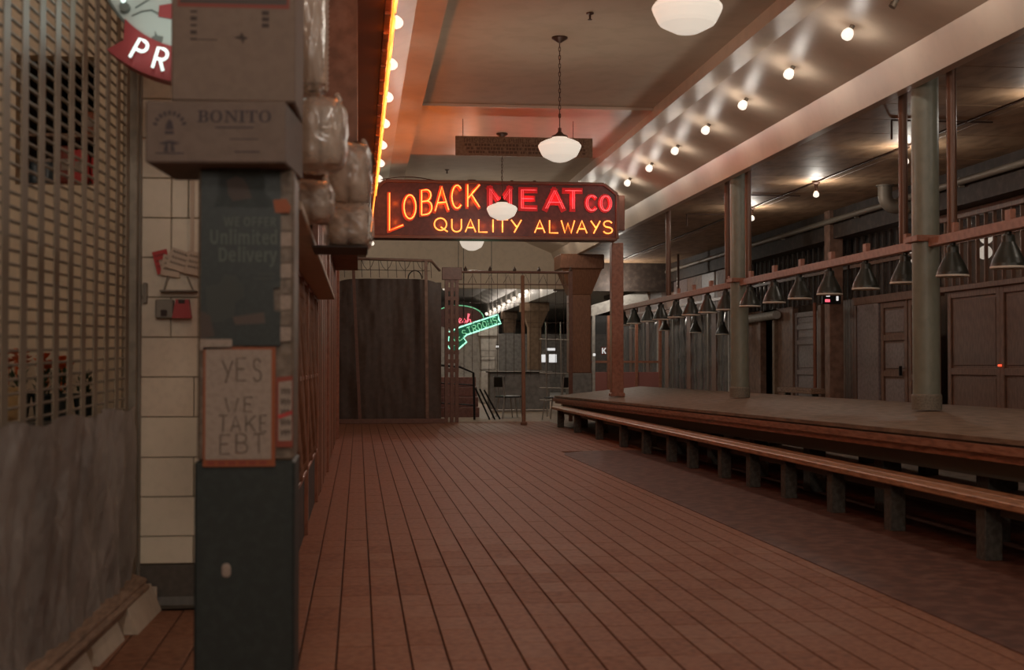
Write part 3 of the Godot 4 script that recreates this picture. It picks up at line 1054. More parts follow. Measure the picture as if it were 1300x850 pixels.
func shade_lamp(at: Vector3, up: float, label: String, group: String) -> void:
	var t := thing("cone_lamp", label, "hanging lamp", at, rng.randf() * TAU, group)
	if not meshes.has("shade"):
		var b := MB.new()
		b.lathe([[0.146, 0.0], [0.142, 0.03], [0.125, 0.075], [0.1, 0.125], [0.074, 0.175], [0.058, 0.21], [0.055, 0.26], [0.046, 0.275], [0.0, 0.28]], 20)
		meshes.shade = b.mesh()
		b = MB.new()
		b.lathe([[0.147, -0.012], [0.15, -0.006], [0.148, 0.006], [0.138, 0.004], [0.12, 0.05], [0.09, 0.12], [0.06, 0.19], [0.0, 0.2]], 20)
		meshes.inner = b.mesh()
	put(meshes.shade, "shade", M.shade_green, t)
	put(meshes.inner, "reflector", M.shade_white, t)
	var s := MB.new(); s.lathe([[0.0, 0.27], [0.03, 0.27], [0.03, up], [0.0, up]], 10)
	put(s, "stem", M.shade_green, t)


# ---------------------------------------------------------------- closed shops on the right
func framed(parent: Node3D, called: String, m: Material, d0: float, d1: float, y0: float, y1: float, rows: Array, m2: Material) -> Node3D:
	# a framed leaf on the plane x = 0 of its parent, face towards -x; rows: heights of the panel splits
	var b := MB.new(); b.span(0.0, 0.05, y0, y1, d0, d1, 0.004)
	var leaf := put(b, called, m, parent)
	for e in [d0, d1 - 0.11]:
		b = MB.new(); b.span(-0.03, 0.0, y0, y1, e, e + 0.11, 0.006)
		put(b, "stile", m, leaf)
	for y in rows:
		b = MB.new(); b.span(-0.028, 0.0, y, y + 0.1, d0 + 0.11, d1 - 0.11, 0.006)
		put(b, "rail", m, leaf)
	for i in rows.size() - 1:
		b = MB.new(); b.span(-0.012, 0.0, rows[i] + 0.14, rows[i + 1] - 0.04, d0 + 0.16, d1 - 0.16, 0.01)
		put(b, "panel", m2, leaf)
	return leaf


func right_side() -> void:
	var X := 8.85
	# bulkhead with pipes along the top of the shop fronts
	var b := MB.new(); b.span(8.5, 10.8, 3.42, 3.95, 4.0, 46.0)
	structure(b, "trim_4", M.dark_wall, "dark bulkhead above the closed shop fronts", "bulkhead")
	var t := thing("ceiling_pipe", "long dark pipe running under the bulkhead above the shop fronts", "pipe", D3(8.4, 3.72, 0))
	b = MB.new(); b.tube([D3(0, 0.0, 6), D3(0, 0.0, 27), D3(0.0, -0.05, 44)], 0.05, 10)
	put(b, "pipe_run", M.dull_steel, t)
	for d in [10.0, 14.0, 18.0, 22.0, 26.0, 30.0, 36.0]:
		b = MB.new(); b.cbox(D3(0.05, 0.0, d), Vector3(0.08, 0.14, 0.04), 0.004)
		put(b, "bracket", M.dull_steel, t)
	t = thing("vent_elbow", "grey curved vent pipe dropping from the low ceiling", "pipe", D3(8.1, 3.94, 19.9))
	b = MB.new()
	var pp := [Vector3(0, 0, 0), Vector3(0, -0.18, 0)]
	for k in range(1, 7):
		var a := PI / 2 * k / 6.0
		pp.append(Vector3(0.16 - 0.16 * cos(a), -0.18 - 0.16 * sin(a), 0))
	pp.append(Vector3(0.38, -0.34, 0))
	b.tube(pp, 0.11, 14)
	put(b, "elbow", M.dull_steel, t)
	b = MB.new(); b.lathe([[0.11, -0.03], [0.14, -0.03], [0.14, 0.0], [0.11, 0.0]], 16)
	put(b, "collar", M.dull_steel, t)
	t = thing("conduit", "thin conduit linking the bare bulbs under the low ceiling", "conduit", D3(6.885, 3.915, 0))
	b = MB.new(); b.tube([D3(0, 0, 4), D3(0, 0, 35.2)], 0.014, 6)
	put(b, "conduit_run", M.bronze, t)
	for d in [14.5, 21.2, 24.0]:
		b = MB.new(); b.tube([D3(-0.9, 0.0, d), D3(0.3, 0.0, d)], 0.012, 5)
		put(b, "branch", M.bronze, t)
		b = MB.new(); b.tube([D3(-0.9, 0.0, d), D3(-0.9, -0.22, d)], 0.012, 5)
		put(b, "sprinkler_drop", M.bronze, t)
	# storefront with glazed band
	t = thing("closed_storefront", "brown panelled shop front with a barred window band beside the near column", "shop front", D3(X, 0, 0))
	var d := 11.0
	while d < 19.3:
		framed(t, "panel_leaf", M.storefront_wood, d, d + 1.66, 0.12, 2.24, [0.12, 1.0, 2.14], M.storefront_wood_b)
		d += 1.66
	b = MB.new(); b.span(-0.08, 0.06, 2.24, 2.32, 11.0, 19.5, 0.008)
	put(b, "window_sill", M.storefront_wood, t)
	b = MB.new(); b.span(-0.06, 0.06, 3.3, 3.42, 11.0, 19.5, 0.008)
	put(b, "head_rail", M.storefront_wood, t)
	b = MB.new(); b.span(-0.02, 0.02, 2.95, 2.98, 11.0, 19.5)
	put(b, "cross_bar", M.storefront_wood, t)
	for k in 33:
		b = MB.new(); b.span(-0.025, 0.025, 2.32, 3.3, 11.0 + 0.262 * k, 11.028 + 0.262 * k)
		put(b, "bar", M.storefront_wood, t)
	b = MB.new(); b.span(0.03, 0.035, 2.32, 3.3, 11.0, 19.5)
	put(b, "pane", M.glass, t)
	b = MB.new(); b.span(-0.02, 0.06, 0.0, 0.12, 11.0, 19.5)
	put(b, "plinth", M.storefront_wood, t)
	b = MB.new(); b.cbox(D3(-0.045, 1.14, 17.62), Vector3(0.03, 0.028, 0.06), 0.004)
	var led := put(b, "indicator_light", M.small_red, t, "small glowing orange indicator light")
	# what stands behind the window band: a low ceiling and a back wall
	b = MB.new(); b.span(9.9, 10.0, 0.0, 3.42, 10.0, 46.0)
	structure(b, "wall_shop", M.interior_plain, "", "")
	t = thing("globe_chandelier", "cluster of three glowing white globes behind the barred window", "chandelier", D3(9.35, 2.92, 19.1))
	var gl := MB.new()
	for k in 9:
		pass
	var prof := []
	for k in 13:
		var a := PI * k / 12.0
		prof.append([0.1 * sin(a), -0.1 * cos(a)])
	gl.lathe(prof, 16)
	var glm := gl.mesh()
	for c in [Vector3(0, 0.14, 0), Vector3(-0.1, -0.1, 0.17), Vector3(0.05, -0.08, -0.17)]:
		var o := put(glm, "globe", M.globe_glow, t)
		o.position = c
	b = MB.new(); b.tube([Vector3(0, 0.2, 0), Vector3(0, 0.5, 0)], 0.012, 6)
	put(b, "stem", M.bronze, t)
	t.add_child(omni(Vector3(0, 0.14, 0), WARM, 0.03, 0.1), true)
	t = thing("globe_lamp", "pair of glowing globes half hidden behind the near column", "globe lamp", D3(9.3, 2.95, 21.55))
	for c in [Vector3(0, 0.1, 0), Vector3(0, -0.12, -0.1)]:
		var o := put(glm, "globe", M.globe_glow, t)
		o.position = c
	b = MB.new(); b.tube([Vector3(0, 0.15, 0), Vector3(0, 0.47, 0)], 0.012, 6)
	put(b, "stem", M.bronze, t)
	t.add_child(omni(Vector3(0, 0.1, 0), WARM, 0.02, 0.1), true)
	# double door behind the near column
	t = thing("panel_door", "wide dark brown panelled double door with a grey side strip", "door", D3(X, 0, 0))
	framed(t, "door_leaf", M.storefront_wood, 19.7, 20.75, 0.05, 2.2, [0.05, 0.9, 2.1], M.storefront_wood_b)
	framed(t, "door_leaf", M.storefront_wood, 20.8, 21.9, 0.05, 2.2, [0.05, 0.95, 1.55, 2.1], M.door_grey)
	b = MB.new(); b.span(-0.06, 0.0, 0.05, 2.25, 21.95, 22.9, 0.01)
	put(b, "side_panel", M.door_grey, t)
	b = MB.new(); b.span(-0.07, 0.05, 2.2, 2.34, 19.55, 23.1, 0.01)
	put(b, "lintel", M.storefront_wood, t)
	b = MB.new(); b.cbox(D3(-0.06, 1.05, 21.0), Vector3(0.05, 0.16, 0.03), 0.006)
	put(b, "handle", M.black_metal, t)
	battens("upright brown battens in front of the dark glazing above the double door", 19.6, 23.3, 2.34, 3.42)
	t = thing("shop_column", "dark square column between the two closed shop doors", "column", D3(8.55, 0, 23.4))
	b = MB.new(); b.span(-0.13, 0.13, 0.0, 3.95, -0.13, 0.13, 0.01)
	put(b, "shaft", M.brown_wall, t)
	t.set_meta("kind", "thing")
	t = thing("red_pole", "thin orange-red pole on a wheeled board beside the grey door", "pole", D3(8.4, 0.0, 24.0))
	b = MB.new(); b.tube([Vector3(0, 0.72, 0), Vector3(0, 2.3, 0)], 0.035, 8)
	put(b, "shaft", M.pole_red, t)
	b = MB.new(); b.cbox(Vector3(0, 0.66, -0.8), Vector3(0.3, 0.1, 2.0), 0.01)
	put(b, "board", M.raw_wood, t)
	for z in [-1.6, 0.0]:
		b = MB.new(); b.cbox(Vector3(0, 0.31, z), Vector3(0.1, 0.62, 0.1), 0.01)
		put(b, "leg", M.dark_leg, t)
	# grey door
	t = thing("grey_door", "closed grey panelled shop door with black handle", "door", D3(X, 0, 0))
	framed(t, "door_leaf", M.door_grey, 24.95, 26.4, 0.05, 2.2, [0.05, 0.95, 1.55, 1.85, 2.1], M.door_grey)
	b = MB.new(); b.span(-0.07, 0.05, 0.0, 2.3, 24.75, 24.93, 0.01)
	put(b, "jamb", M.storefront_wood, t)
	b = MB.new(); b.span(-0.07, 0.05, 0.0, 2.3, 26.42, 26.6, 0.01)
	put(b, "jamb", M.storefront_wood, t)
	b = MB.new(); b.cbox(D3(-0.06, 1.35, 25.15), Vector3(0.05, 0.22, 0.03), 0.006)
	put(b, "handle", M.black_metal, t)
	t = thing("wall_cladding", "brown upright cladding boards beside the grey door", "cladding", D3(X, 0, 0))
	for k in 12:
		b = MB.new(); b.span(0.0, 0.04, 0.0, 2.34, 23.1 + 0.137 * k, 23.23 + 0.137 * k, 0.006)
		put(b, "board", M.storefront_wood if k % 3 else M.storefront_wood_b, t)
	battens("upright brown battens in front of the dark glazing above the grey door", 23.4, 29.6, 2.34, 3.42)
	t = thing("exit_sign", "small red and white sign behind the lamp rail", "sign", D3(8.3, 2.32, 22.85))
	b = MB.new(); b.cbox(Vector3.ZERO, Vector3(0.34, 0.2, 0.06), 0.008)
	put(b, "case", M.black_metal, t)
	b = MB.new(); b.bar(Vector3(0.1, 0.0, 0.0), Vector3(0.24, 0.0, -0.428), 0.03, 0.03)
	put(b, "arm", M.black_metal, t)
	b = MB.new(); b.cbox(Vector3(-0.08, -0.04, 0.035), Vector3(0.09, 0.05, 0.01), 0.004)
	put(b, "red_light", M.neon_pink, t)
	b = MB.new(); b.cbox(Vector3(-0.07, 0.05, 0.035), Vector3(0.07, 0.04, 0.01), 0.004); b.cbox(Vector3(0.1, 0.0, 0.035), Vector3(0.04, 0.08, 0.01), 0.004)
	put(b, "white_light", M.small_white, t)
	# dark doorway with a pale duct on top
	t = thing("dark_doorway", "dark open doorway with pale duct across its top", "doorway", D3(X, 0, 0))
	for e in [[26.62, 27.6], [28.75, 30.0]]:
		b = MB.new(); b.span(0.0, 0.05, 0.0, 2.34, e[0], e[1])
		put(b, "side_wall", M.brown_wall, t)
	b = MB.new(); b.span(-0.08, 0.06, 0.0, 2.3, 27.6, 27.75, 0.01)
	put(b, "jamb", M.far_tan, t)
	b = MB.new(); b.span(-0.08, 0.06, 0.0, 2.3, 28.6, 28.75, 0.01)
	put(b, "jamb", M.brown_wall, t)
	b = MB.new(); b.tube([D3(-0.12, 2.2, 27.3), D3(-0.12, 2.16, 30.6)], 0.09, 12)
	put(b, "duct", M.far_grey, t)
	# glossy clear vinyl strips closing the far stalls
	t = thing("strip_curtain", "row of tall glossy clear vinyl strips closing the far stalls", "strip curtain", D3(8.55, 0, 0))
	var dd := 30.3
	var k2 := 0
	while dd < 44.0:
		var g := []
		for i in 13:
			var row := []
			for j in 5:
				var yy := 0.35 + 2.05 * i / 12.0
				row.append(D3(0.05 * sin(PI * j / 4.0) * -1.0 + 0.02 * sin(i * 1.7 + k2), yy, dd + 0.5 * j / 4.0))
			g.append(row)
		b = MB.new(); b.sheet(g, Vector3(-1, 0, 0))
		put(b, "strip", M.vinyl, t)
		if k2 % 3 == 0:
			b = MB.new(); b.span(-0.04, 0.04, 0.0, 2.42, dd - 0.12, dd - 0.02, 0.006)
			put(b, "post", M.chrome if k2 % 2 else M.far_grey, t)
		if k2 % 4 == 2:
			b = MB.new(); b.span(-0.06, 0.04, 0.0, 2.42, dd - 0.3, dd + 0.1, 0.006)
			put(b, "screen", M.storefront_wood, t)
		dd += 0.62
		k2 += 1
	b = MB.new(); b.span(-0.06, 0.06, 2.4, 2.5, 30.0, 44.0, 0.006)
	put(b, "head_rail", M.storefront_wood, t)
	b = MB.new(); b.span(0.35, 0.4, 0.0, 2.5, 30.0, 45.0)
	put(b, "back_panel", M.far_dark, t)
	t = thing("whitewashed_boarding", "pale whitewashed boards above the vinyl strips", "boards", D3(8.6, 0, 0))
	for k in 9:
		b = MB.new(); b.span(0.0, 0.06, 2.5, 3.42, 30.0 + 1.5 * k, 31.48 + 1.5 * k, 0.006)
		put(b, "board", M.door_grey if k % 2 else M.brown_wall, t)
	# far end of the side aisle: glazed front with pink board
	t = thing("far_storefront", "dark glazed shop front with pink boards beyond the end of table", "shop front", D3(6.3, 0, 36.2))
	for x in [-0.15, 0.1, 0.52, 0.72, 1.3, 1.96]:
		b = MB.new(); b.span(x - 0.04, x + 0.04, 0.0, 2.5, -0.04, 0.04, 0.006)
		put(b, "mullion", M.far_grey if x < 0.3 else M.brown_paint, t)
	b = MB.new(); b.span(-0.2, 2.0, 0.1, 0.95, 0.0, 0.05, 0.006)
	put(b, "pink_board", M.pink_panel, t)
	b = MB.new(); b.span(-0.2, 2.0, 1.2, 1.26, 0.0, 0.05)
	put(b, "rail", M.brown_paint, t)
	b = MB.new(); b.span(-0.2, 2.0, 0.95, 2.5, 0.06, 0.07)
	put(b, "pane", M.glass, t)
	for k in 2:
		b = MB.new(); b.bar(Vector3(-0.2 + 0.95 * k, 2.55 + 0.28 * k, -0.1), Vector3(0.68 + 0.95 * k, 2.81 + 0.28 * k, -0.1), 0.06, 0.3, Vector3.UP, 0.006)
		put(b, "sign_board", M.far_grey, t)
	b = MB.new(); b.cbox(Vector3(0.4, 1.53, -0.1), Vector3(0.16, 0.22, 0.02), 0.004)
	var kk := put(b, "small_notice", M.label_red, t)
	var lt := text_mesh("K", 0.16, M.small_white, 0.004, false, true)
	lt.position = Vector3(0, 0, 0.012)
	lt.position += Vector3(0.4, 1.53, -0.1)
	kk.add_child(lt, true)
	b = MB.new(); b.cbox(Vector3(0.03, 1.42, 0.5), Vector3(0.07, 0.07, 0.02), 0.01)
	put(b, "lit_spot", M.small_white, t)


func battens(label: String, d0: float, d1: float, y0: float, y1: float) -> void:
	var t := thing("batten_screen", label, "screen", D3(8.85, 0, 0))
	var d := d0
	while d < d1:
		var b := MB.new(); b.span(-0.03, 0.02, y0, y1, d, d + 0.06, 0.004)
		put(b, "batten", M.dark_wall, t)
		d += 0.31
	var b2 := MB.new(); b2.span(0.03, 0.036, y0, y1, d0, d1)
	put(b2, "pane", M.glass, t)
	b2 = MB.new(); b2.span(-0.04, 0.03, (y0 + y1) / 2, (y0 + y1) / 2 + 0.06, d0, d1, 0.004)
	put(b2, "cross_bar", M.storefront_wood, t)


# ---------------------------------------------------------------- shop behind the grille
func grille_x(d: float) -> float:
	return -1.074 - (6.5 - d) * 0.0257


func lump(b: MB, c: Vector3, s: Vector3, amp: float, sd: int, e := 2.6, nu := 18, nv := 12) -> void:
	# rounded lump: superellipsoid with noise
	var f := FastNoiseLite.new()
	f.seed = sd
	f.frequency = 1.3
	var g := []
	for i in nv + 1:
		var ph := -PI / 2 + PI * i / nv
		var row := []
		for j in nu + 1:
			var th := TAU * j / nu
			var q := Vector3(cos(ph) * cos(th), sin(ph), cos(ph) * sin(th))
			var l := pow(pow(absf(q.x), e) + pow(absf(q.y), e) + pow(absf(q.z), e), 1.0 / e)
			q /= l
			var k := 1.0 + amp * f.get_noise_3d(q.x * 2.0 + 5.0, q.y * 2.0, q.z * 2.0)
			row.append(c + q * s * 0.5 * k)
		g.append(row)
	var nor := []
	for i in nv + 1:
		var row := []
		for j in nu + 1:
			var a: Vector3 = g[mini(i + 1, nv)][j] - g[maxi(i - 1, 0)][j]
			var w: Vector3 = g[i][(j + 1) % nu] - g[i][(j - 1 + nu) % nu]
			var q := a.cross(w).normalized()
			var o: Vector3 = g[i][j] - c
			if q.length() < 0.5:
				q = o.normalized()
			row.append(q if q.dot(o) > 0 else -q)
		nor.append(row)
	for i in nv:
		for j in nu:
			b.tri(g[i][j], g[i + 1][j], g[i + 1][j + 1], nor[i][j], nor[i + 1][j], nor[i + 1][j + 1])
			b.tri(g[i][j], g[i + 1][j + 1], g[i][j + 1], nor[i][j], nor[i + 1][j + 1], nor[i][j + 1])


func left_shop() -> void:
	# pier of glazed blocks facing the camera
	var b := MB.new(); b.span(-1.04, -0.36, 0.0, 3.9, 6.545, 6.95)
	var w := structure(b, "wall_pier", M.mortar, "pier of cream glazed blocks beside the shop grille", "wall")
	var ys := [0.205, 0.335, 0.522, 0.709, 0.901]
	while ys[-1] < 3.8:
		ys.append(ys[-1] + 0.19)
	for i in ys.size() - 1:
		var xs := [-1.04, -0.89, -0.5, -0.36]
		if i < 5:
			xs = [-1.04, -0.62, -0.36] if i % 2 else [-1.04, -0.78, -0.36]
		elif i >= 9:
			xs = [-1.04, -0.89, -0.81, -0.36]
		elif i % 2:
			xs = [-1.04, -0.7, -0.36]
		for j in xs.size() - 1:
			b = MB.new(); b.span(xs[j] + 0.002, xs[j + 1] - 0.002, ys[i] + 0.002, ys[i + 1] - 0.002, 6.53, 6.546, 0.003)
			put(b, "block", M.glazed_block if rng.randf() < 0.6 else M.glazed_block_b, w)
	b = MB.new()
	b.prism(PackedVector2Array([Vector2(0.0, 0.0), Vector2(0.06, 0.0), Vector2(0.035, 0.012), Vector2(0.02, 0.05), Vector2(0.016, 0.2), Vector2(0.0, 0.205)]), -1.04, -0.36, Transform3D(Basis(Vector3(0, 0, 1), Vector3(0, 1, 0), Vector3(1, 0, 0)), D3(0, 0, 6.546)))
	structure(b, "baseboard_pier", M.cove_base, "dark cove base tile at the foot of the glazed pier", "baseboard")
	# grille guide
	var t := thing("grille_guide", "upright steel guide channel between grille and glazed pier", "guide rail", D3(-1.07, 0, 6.5))
	b = MB.new(); b.span(-0.035, 0.035, 0.0, 3.88, -0.05, 0.0, 0.004)
	put(b, "channel", M.steel, t)
	b = MB.new(); b.span(0.012, 0.045, 0.0, 3.88, 0.0, 0.045, 0.004)
	put(b, "lip", M.dull_steel, t)
	# rolling grille
	t = thing("rolling_grille", "closed steel rolling grille with wide upright links", "grille")
	var y := 0.3
	while y < 3.3:
		b = MB.new()
		b.tube([D3(grille_x(3.0), y + 0.018 * (3.0 - 4.4), 3.0), D3(grille_x(6.44), y + 0.018 * (6.44 - 4.4), 6.44)], 0.006, 6)
		put(b, "rod", M.steel, t)
		y += 0.047
	for k in 16:
		var d := 6.395 - 0.2185 * k
		b = MB.new()
		b.box(D3(grille_x(d) + 0.004, 1.8, d), Vector3(0.006, 3.1, 0.085))
		put(b, "link", M.grille_band, t)
	# inner wall with a window opening, seen through the grille
	b = MB.new()
	b.span(-3.0, -1.876, 0.0, 3.9, 7.6, 7.75)
	b.span(-1.434, -0.9, 0.0, 3.9, 7.6, 7.75)
	b.span(-1.876, -1.434, 0.0, 2.14, 7.6, 7.75)
	b.span(-1.876, -1.434, 2.855, 3.9, 7.6, 7.75)
	structure(b, "wall_inner", M.wall_cream, "cream inner shop wall with a small dark window", "wall")
	b = MB.new(); b.span(-1.1, -1.04, 0.0, 3.9, 6.6, 7.6)
	structure(b, "wall_return", M.wall_cream, "", "")
	b = MB.new(); b.span(-3.0, -0.75, 0.0, 3.9, 10.2, 10.3); b.span(-0.8, -0.75, 0.0, 3.9, 7.75, 10.2)
	structure(b, "wall_recess", M.interior_plain, "", "")
	var gz := thing("shop_goods_shelf", "shelf behind the small dark window in the shop wall", "shelf", D3(-1.655, 2.17, 7.95))
	b = MB.new(); b.cbox(Vector3(0, -0.005, 0), Vector3(0.7, 0.02, 0.3), 0.003)
	put(b, "board", M.raw_wood, gz)
	b = MB.new(); b.cbox(Vector3(0, 0.28, 0.0), Vector3(0.7, 0.02, 0.3), 0.003)
	put(b, "board", M.raw_wood, gz)
	for x in [-0.34, 0.34]:
		b = MB.new(); b.cbox(Vector3(x, 0.16, 0), Vector3(0.02, 0.34, 0.3), 0.003)
		put(b, "side", M.raw_wood, gz)
	var goods := [["red_packet", "red paper packet on the lower window shelf", M.tag_red, -1.58, 2.18, Vector3(0.1, 0.2, 0.06)], ["red_packet", "tall red packet beside the window edge", M.tag_red, -1.49, 2.18, Vector3(0.07, 0.17, 0.06)], ["orange_packet", "orange packet on the upper window shelf", M.orange_card, -1.53, 2.46, Vector3(0.07, 0.14, 0.05)], ["brown_packet", "brown packet between the red packets on the shelf", M.label_red, -1.66, 2.18, Vector3(0.08, 0.22, 0.06)]]
	for g in goods:
		b = MB.new()
		lump(b, Vector3(0, g[5].y / 2, 0), g[5], 0.12, int(g[3] * 100), 5.0)
		var o := thing(g[0], g[1], "packet", D3(g[3], g[4], 7.88), 0.0, "packets behind the small window")
		put(b, "packet_body", g[2], o)
		b = MB.new(); b.cbox(Vector3(0, g[5].y * 0.5, g[5].z * 0.52), Vector3(g[5].x * 0.6, g[5].y * 0.3, 0.004), 0.001)
		put(b, "packet_label", M.paper, o)
	for j in [[-1.83, "grey-blue jar at the edge of the window shelf"], [-1.76, "small grey jar with pale lid on the window shelf"]]:
		var o := thing("jar", j[1], "jar", D3(j[0], 2.18, 7.86), 0.0, "jars behind the small window")
		b = MB.new(); b.lathe([[0.0, 0.0], [0.035, 0.0], [0.038, 0.02], [0.038, 0.1], [0.028, 0.12], [0.0, 0.12]], 14)
		put(b, "glass_body", M.jar_blue, o)
		b = MB.new(); b.lathe([[0.0, 0.12], [0.03, 0.12], [0.03, 0.14], [0.0, 0.14]], 14)
		put(b, "lid", M.paper, o)
	var sl := thing("added_shop_lamp", "added fill globe on the shop ceiling behind the grille", "added lamp", D3(-2.2, 3.9, 5.2))  # unseen lamp added to brighten the shop interior
	b = MB.new(); b.lathe([[0.0, 0.0], [0.08, 0.0], [0.08, -0.03], [0.04, -0.08], [0.0, -0.08]], 14)
	put(b, "holder", M.bronze, sl)
	b = MB.new()
	var sp := []
	for k in 11:
		sp.append([0.12 * sin(PI * k / 10.0), -0.19 - 0.12 * cos(PI * k / 10.0)])
	b.lathe(sp, 18)
	put(b, "globe", M.globe_glow, sl)
	sl.add_child(omni(Vector3(0, -0.19, 0), WARM, 0.35, 0.12), true)
	# counter with flower pots behind the grille
	t = thing("shop_counter", "low counter behind the grille carrying flower pots", "counter", D3(-1.85, 0, 7.3))
	b = MB.new(); b.cbox(Vector3(0, 0.84, 0), Vector3(1.3, 0.04, 0.5), 0.005)
	put(b, "counter_top", M.dark_leg, t)
	b = MB.new(); b.cbox(Vector3(0, 0.41, -0.05), Vector3(1.2, 0.82, 0.36), 0.005)
	put(b, "base", M.white_board, t)
	var labs := ["potted orange flowers at the photo's left edge behind the grille", "potted orange flowers behind the tan sack", "tall potted orange flowers in the middle of the counter", "potted orange flowers right of the tan sack", "small potted orange flowers near the end of counter", "leafy green pot at the end of the counter"]
	for i in 6:
		var x := -1.96 + 0.105 * i
		var o := thing("potted_flower", labs[i], "flower pot", D3(x, 0.86, 7.22 + 0.05 * (i % 2)), 0.0, "flower pots behind the grille")
		b = MB.new(); b.lathe([[0.0, 0.0], [0.04, 0.0], [0.056, 0.12], [0.06, 0.125], [0.06, 0.14], [0.05, 0.14], [0.0, 0.125]], 14)
		put(b, "pot", M.pillar_black, o)
		b = MB.new()
		for k in 46:
			var a := rng.randf() * TAU
			var r := rng.randf_range(0.0, 0.04)
			var p := Vector3(cos(a) * r, rng.randf_range(0.12, 0.24), sin(a) * r)
			var q := p + Vector3(cos(a) * 0.025, rng.randf_range(0.02, 0.05), sin(a) * 0.025)
			var s := Vector3(-sin(a), 0.2, cos(a)) * 0.013
			b.quad(p, (p + q) / 2 + s, q, (p + q) / 2 - s, Vector3(0, 1, 0.3))
		put(b, "leaves", M.leaf_green, o)
		if i < 5:
			for k in 14:
				var a := rng.randf() * TAU
				var r := rng.randf_range(0.0, 0.04)
				var p := Vector3(cos(a) * r, rng.randf_range(0.26, 0.36 - 0.02 * absf(i - 2)), sin(a) * r)
				b = MB.new()
				for m in 7:
					var c := TAU * m / 7.0
					var o2 := Vector3(cos(c), 0.5, sin(c)) * 0.03
					var s2 := Vector3(-sin(c), 0.3, cos(c)) * 0.014
					b.quad(p, p + o2 * 0.6 + s2, p + o2 * 1.3, p + o2 * 0.6 - s2, Vector3(0, 1, 0))
				b.tube([p, p + Vector3(0, -0.12, 0)], 0.002, 3)
				put(b, "blossom", M.flower_orange, o)
	t = thing("tan_sack", "tan paper sack standing before the flower pots", "sack", D3(-1.78, 0.86, 7.08))
	b = MB.new(); lump(b, Vector3(0, 0.08, 0), Vector3(0.17, 0.16, 0.1), 0.15, 4, 4.0)
	put(b, "sack_body", M.sack_tan, t)
	b = MB.new(); b.cbox(Vector3(0, 0.165, 0), Vector3(0.13, 0.02, 0.03), 0.004)
	put(b, "folded_top", M.sack_tan, t)
	# tarp tied over the lower grille
	var f := FastNoiseLite.new()
	f.seed = 12
	f.frequency = 0.9
	var g2 := []
	for i in 61:
		var row := []
		var v := i / 60.0
		for j in 111:
			var d := 3.2 + 3.14 * j / 110.0
			var yy := 0.13 + 0.825 * v + 0.012 * sin(d * 9.0) * v
			var fold := 0.032 * f.get_noise_2d(d * 2.6 + v * 0.9, v * 0.8) + 0.02 * f.get_noise_2d(d * 5.5 - v * 1.6, v * 1.4 + 40.0) + 0.004 * f.get_noise_2d(d * 18.0, v * 6.0)
			var crease: float = 0.03 * exp(-pow((d - 5.05 - 0.25 * v) / 0.025, 2.0)) + 0.03 * exp(-pow((d - 5.9 + 0.2 * v) / 0.02, 2.0))
			row.append(D3(grille_x(d) + 0.058 + fold - crease * 0.5, yy, d))
		g2.append(row)
	b = MB.new(); b.sheet(g2, Vector3(1, 0, 0))
	t = thing("tarp", "creased grey tarp covering the lower half of the grille", "tarp")
	put(b, "tarp_sheet", M.tarp, t)
	t = thing("sill_rail", "worn wooden rail along the foot of the tarp", "rail")
	b = MB.new(); b.bar(D3(grille_x(3.0) + 0.05, 0.135, 3.0), D3(grille_x(6.4) + 0.05, 0.15, 6.42), 0.1, 0.045, Vector3(0.35, 1, 0).normalized(), 0.006)
	put(b, "upper_board", M.raw_wood, t)
	b = MB.new(); b.bar(D3(grille_x(3.0) + 0.1, 0.1, 3.0), D3(grille_x(6.4) + 0.095, 0.11, 6.38), 0.03, 0.06, Vector3(0.5, 1, 0).normalized(), 0.006)
	put(b, "lower_board", M.raw_wood, t)
	var kicks := [[3.3, 4.35, "nearest"], [4.42, 5.2, "middle"], [5.28, 5.78, "short"], [5.88, 6.46, "farthest"]]
	for k in 4:
		var a: Array = kicks[k]
		t = thing("kick_panel", ["pale kick panel cut off at the photo's bottom edge", "pale kick panel under the middle of the tarp", "short pale kick panel with dirty lower edge", "pale tilted kick panel next to the glazed pier"][k], "panel", D3(0, 0, 0), 0.0, "pale kick panels under the tarp")
		b = MB.new()
		var x0 := grille_x(a[0])
		var x1 := grille_x(a[1])
		var o := 0.035 if k == 3 else 0.0
		b.hexa([D3(x0 + 0.1, 0.0, a[0]), D3(x0 + 0.125 + o, 0.0, a[0]), D3(x0 + 0.05, 0.125, a[0]), D3(x0 + 0.075 + o, 0.125, a[0]), D3(x1 + 0.1, 0.0, a[1]), D3(x1 + 0.125 + o, 0.0, a[1]), D3(x1 + 0.05, 0.125, a[1]), D3(x1 + 0.075 + o, 0.125, a[1])])
		put(b, "board", M.white_board, t)
		if k == 3:
			b = MB.new(); b.cbox(D3(-0.975, 0.055, 6.485), Vector3(0.07, 0.1, 0.02), 0.003)
			put(b, "end_cap", M.white_board, t)
	produce_sign()
	# things fixed on the glazed pier
	var cards := [["red_price_card", "red and white price card at the left of the hanging cards", M.tag_red, -0.93, 1.64, 0.25, 0.07, 0.11], ["price_card", "white price card hanging behind the slanted one", M.paper_white, -0.885, 1.62, -0.15, 0.09, 0.1], ["price_card", "slanted white price card with black writing", M.paper_white, -0.845, 1.645, -0.32, 0.11, 0.1], ["price_card", "white price card with writing half hidden by the dark pillar", M.paper_white, -0.77, 1.63, -0.2, 0.09, 0.11]]
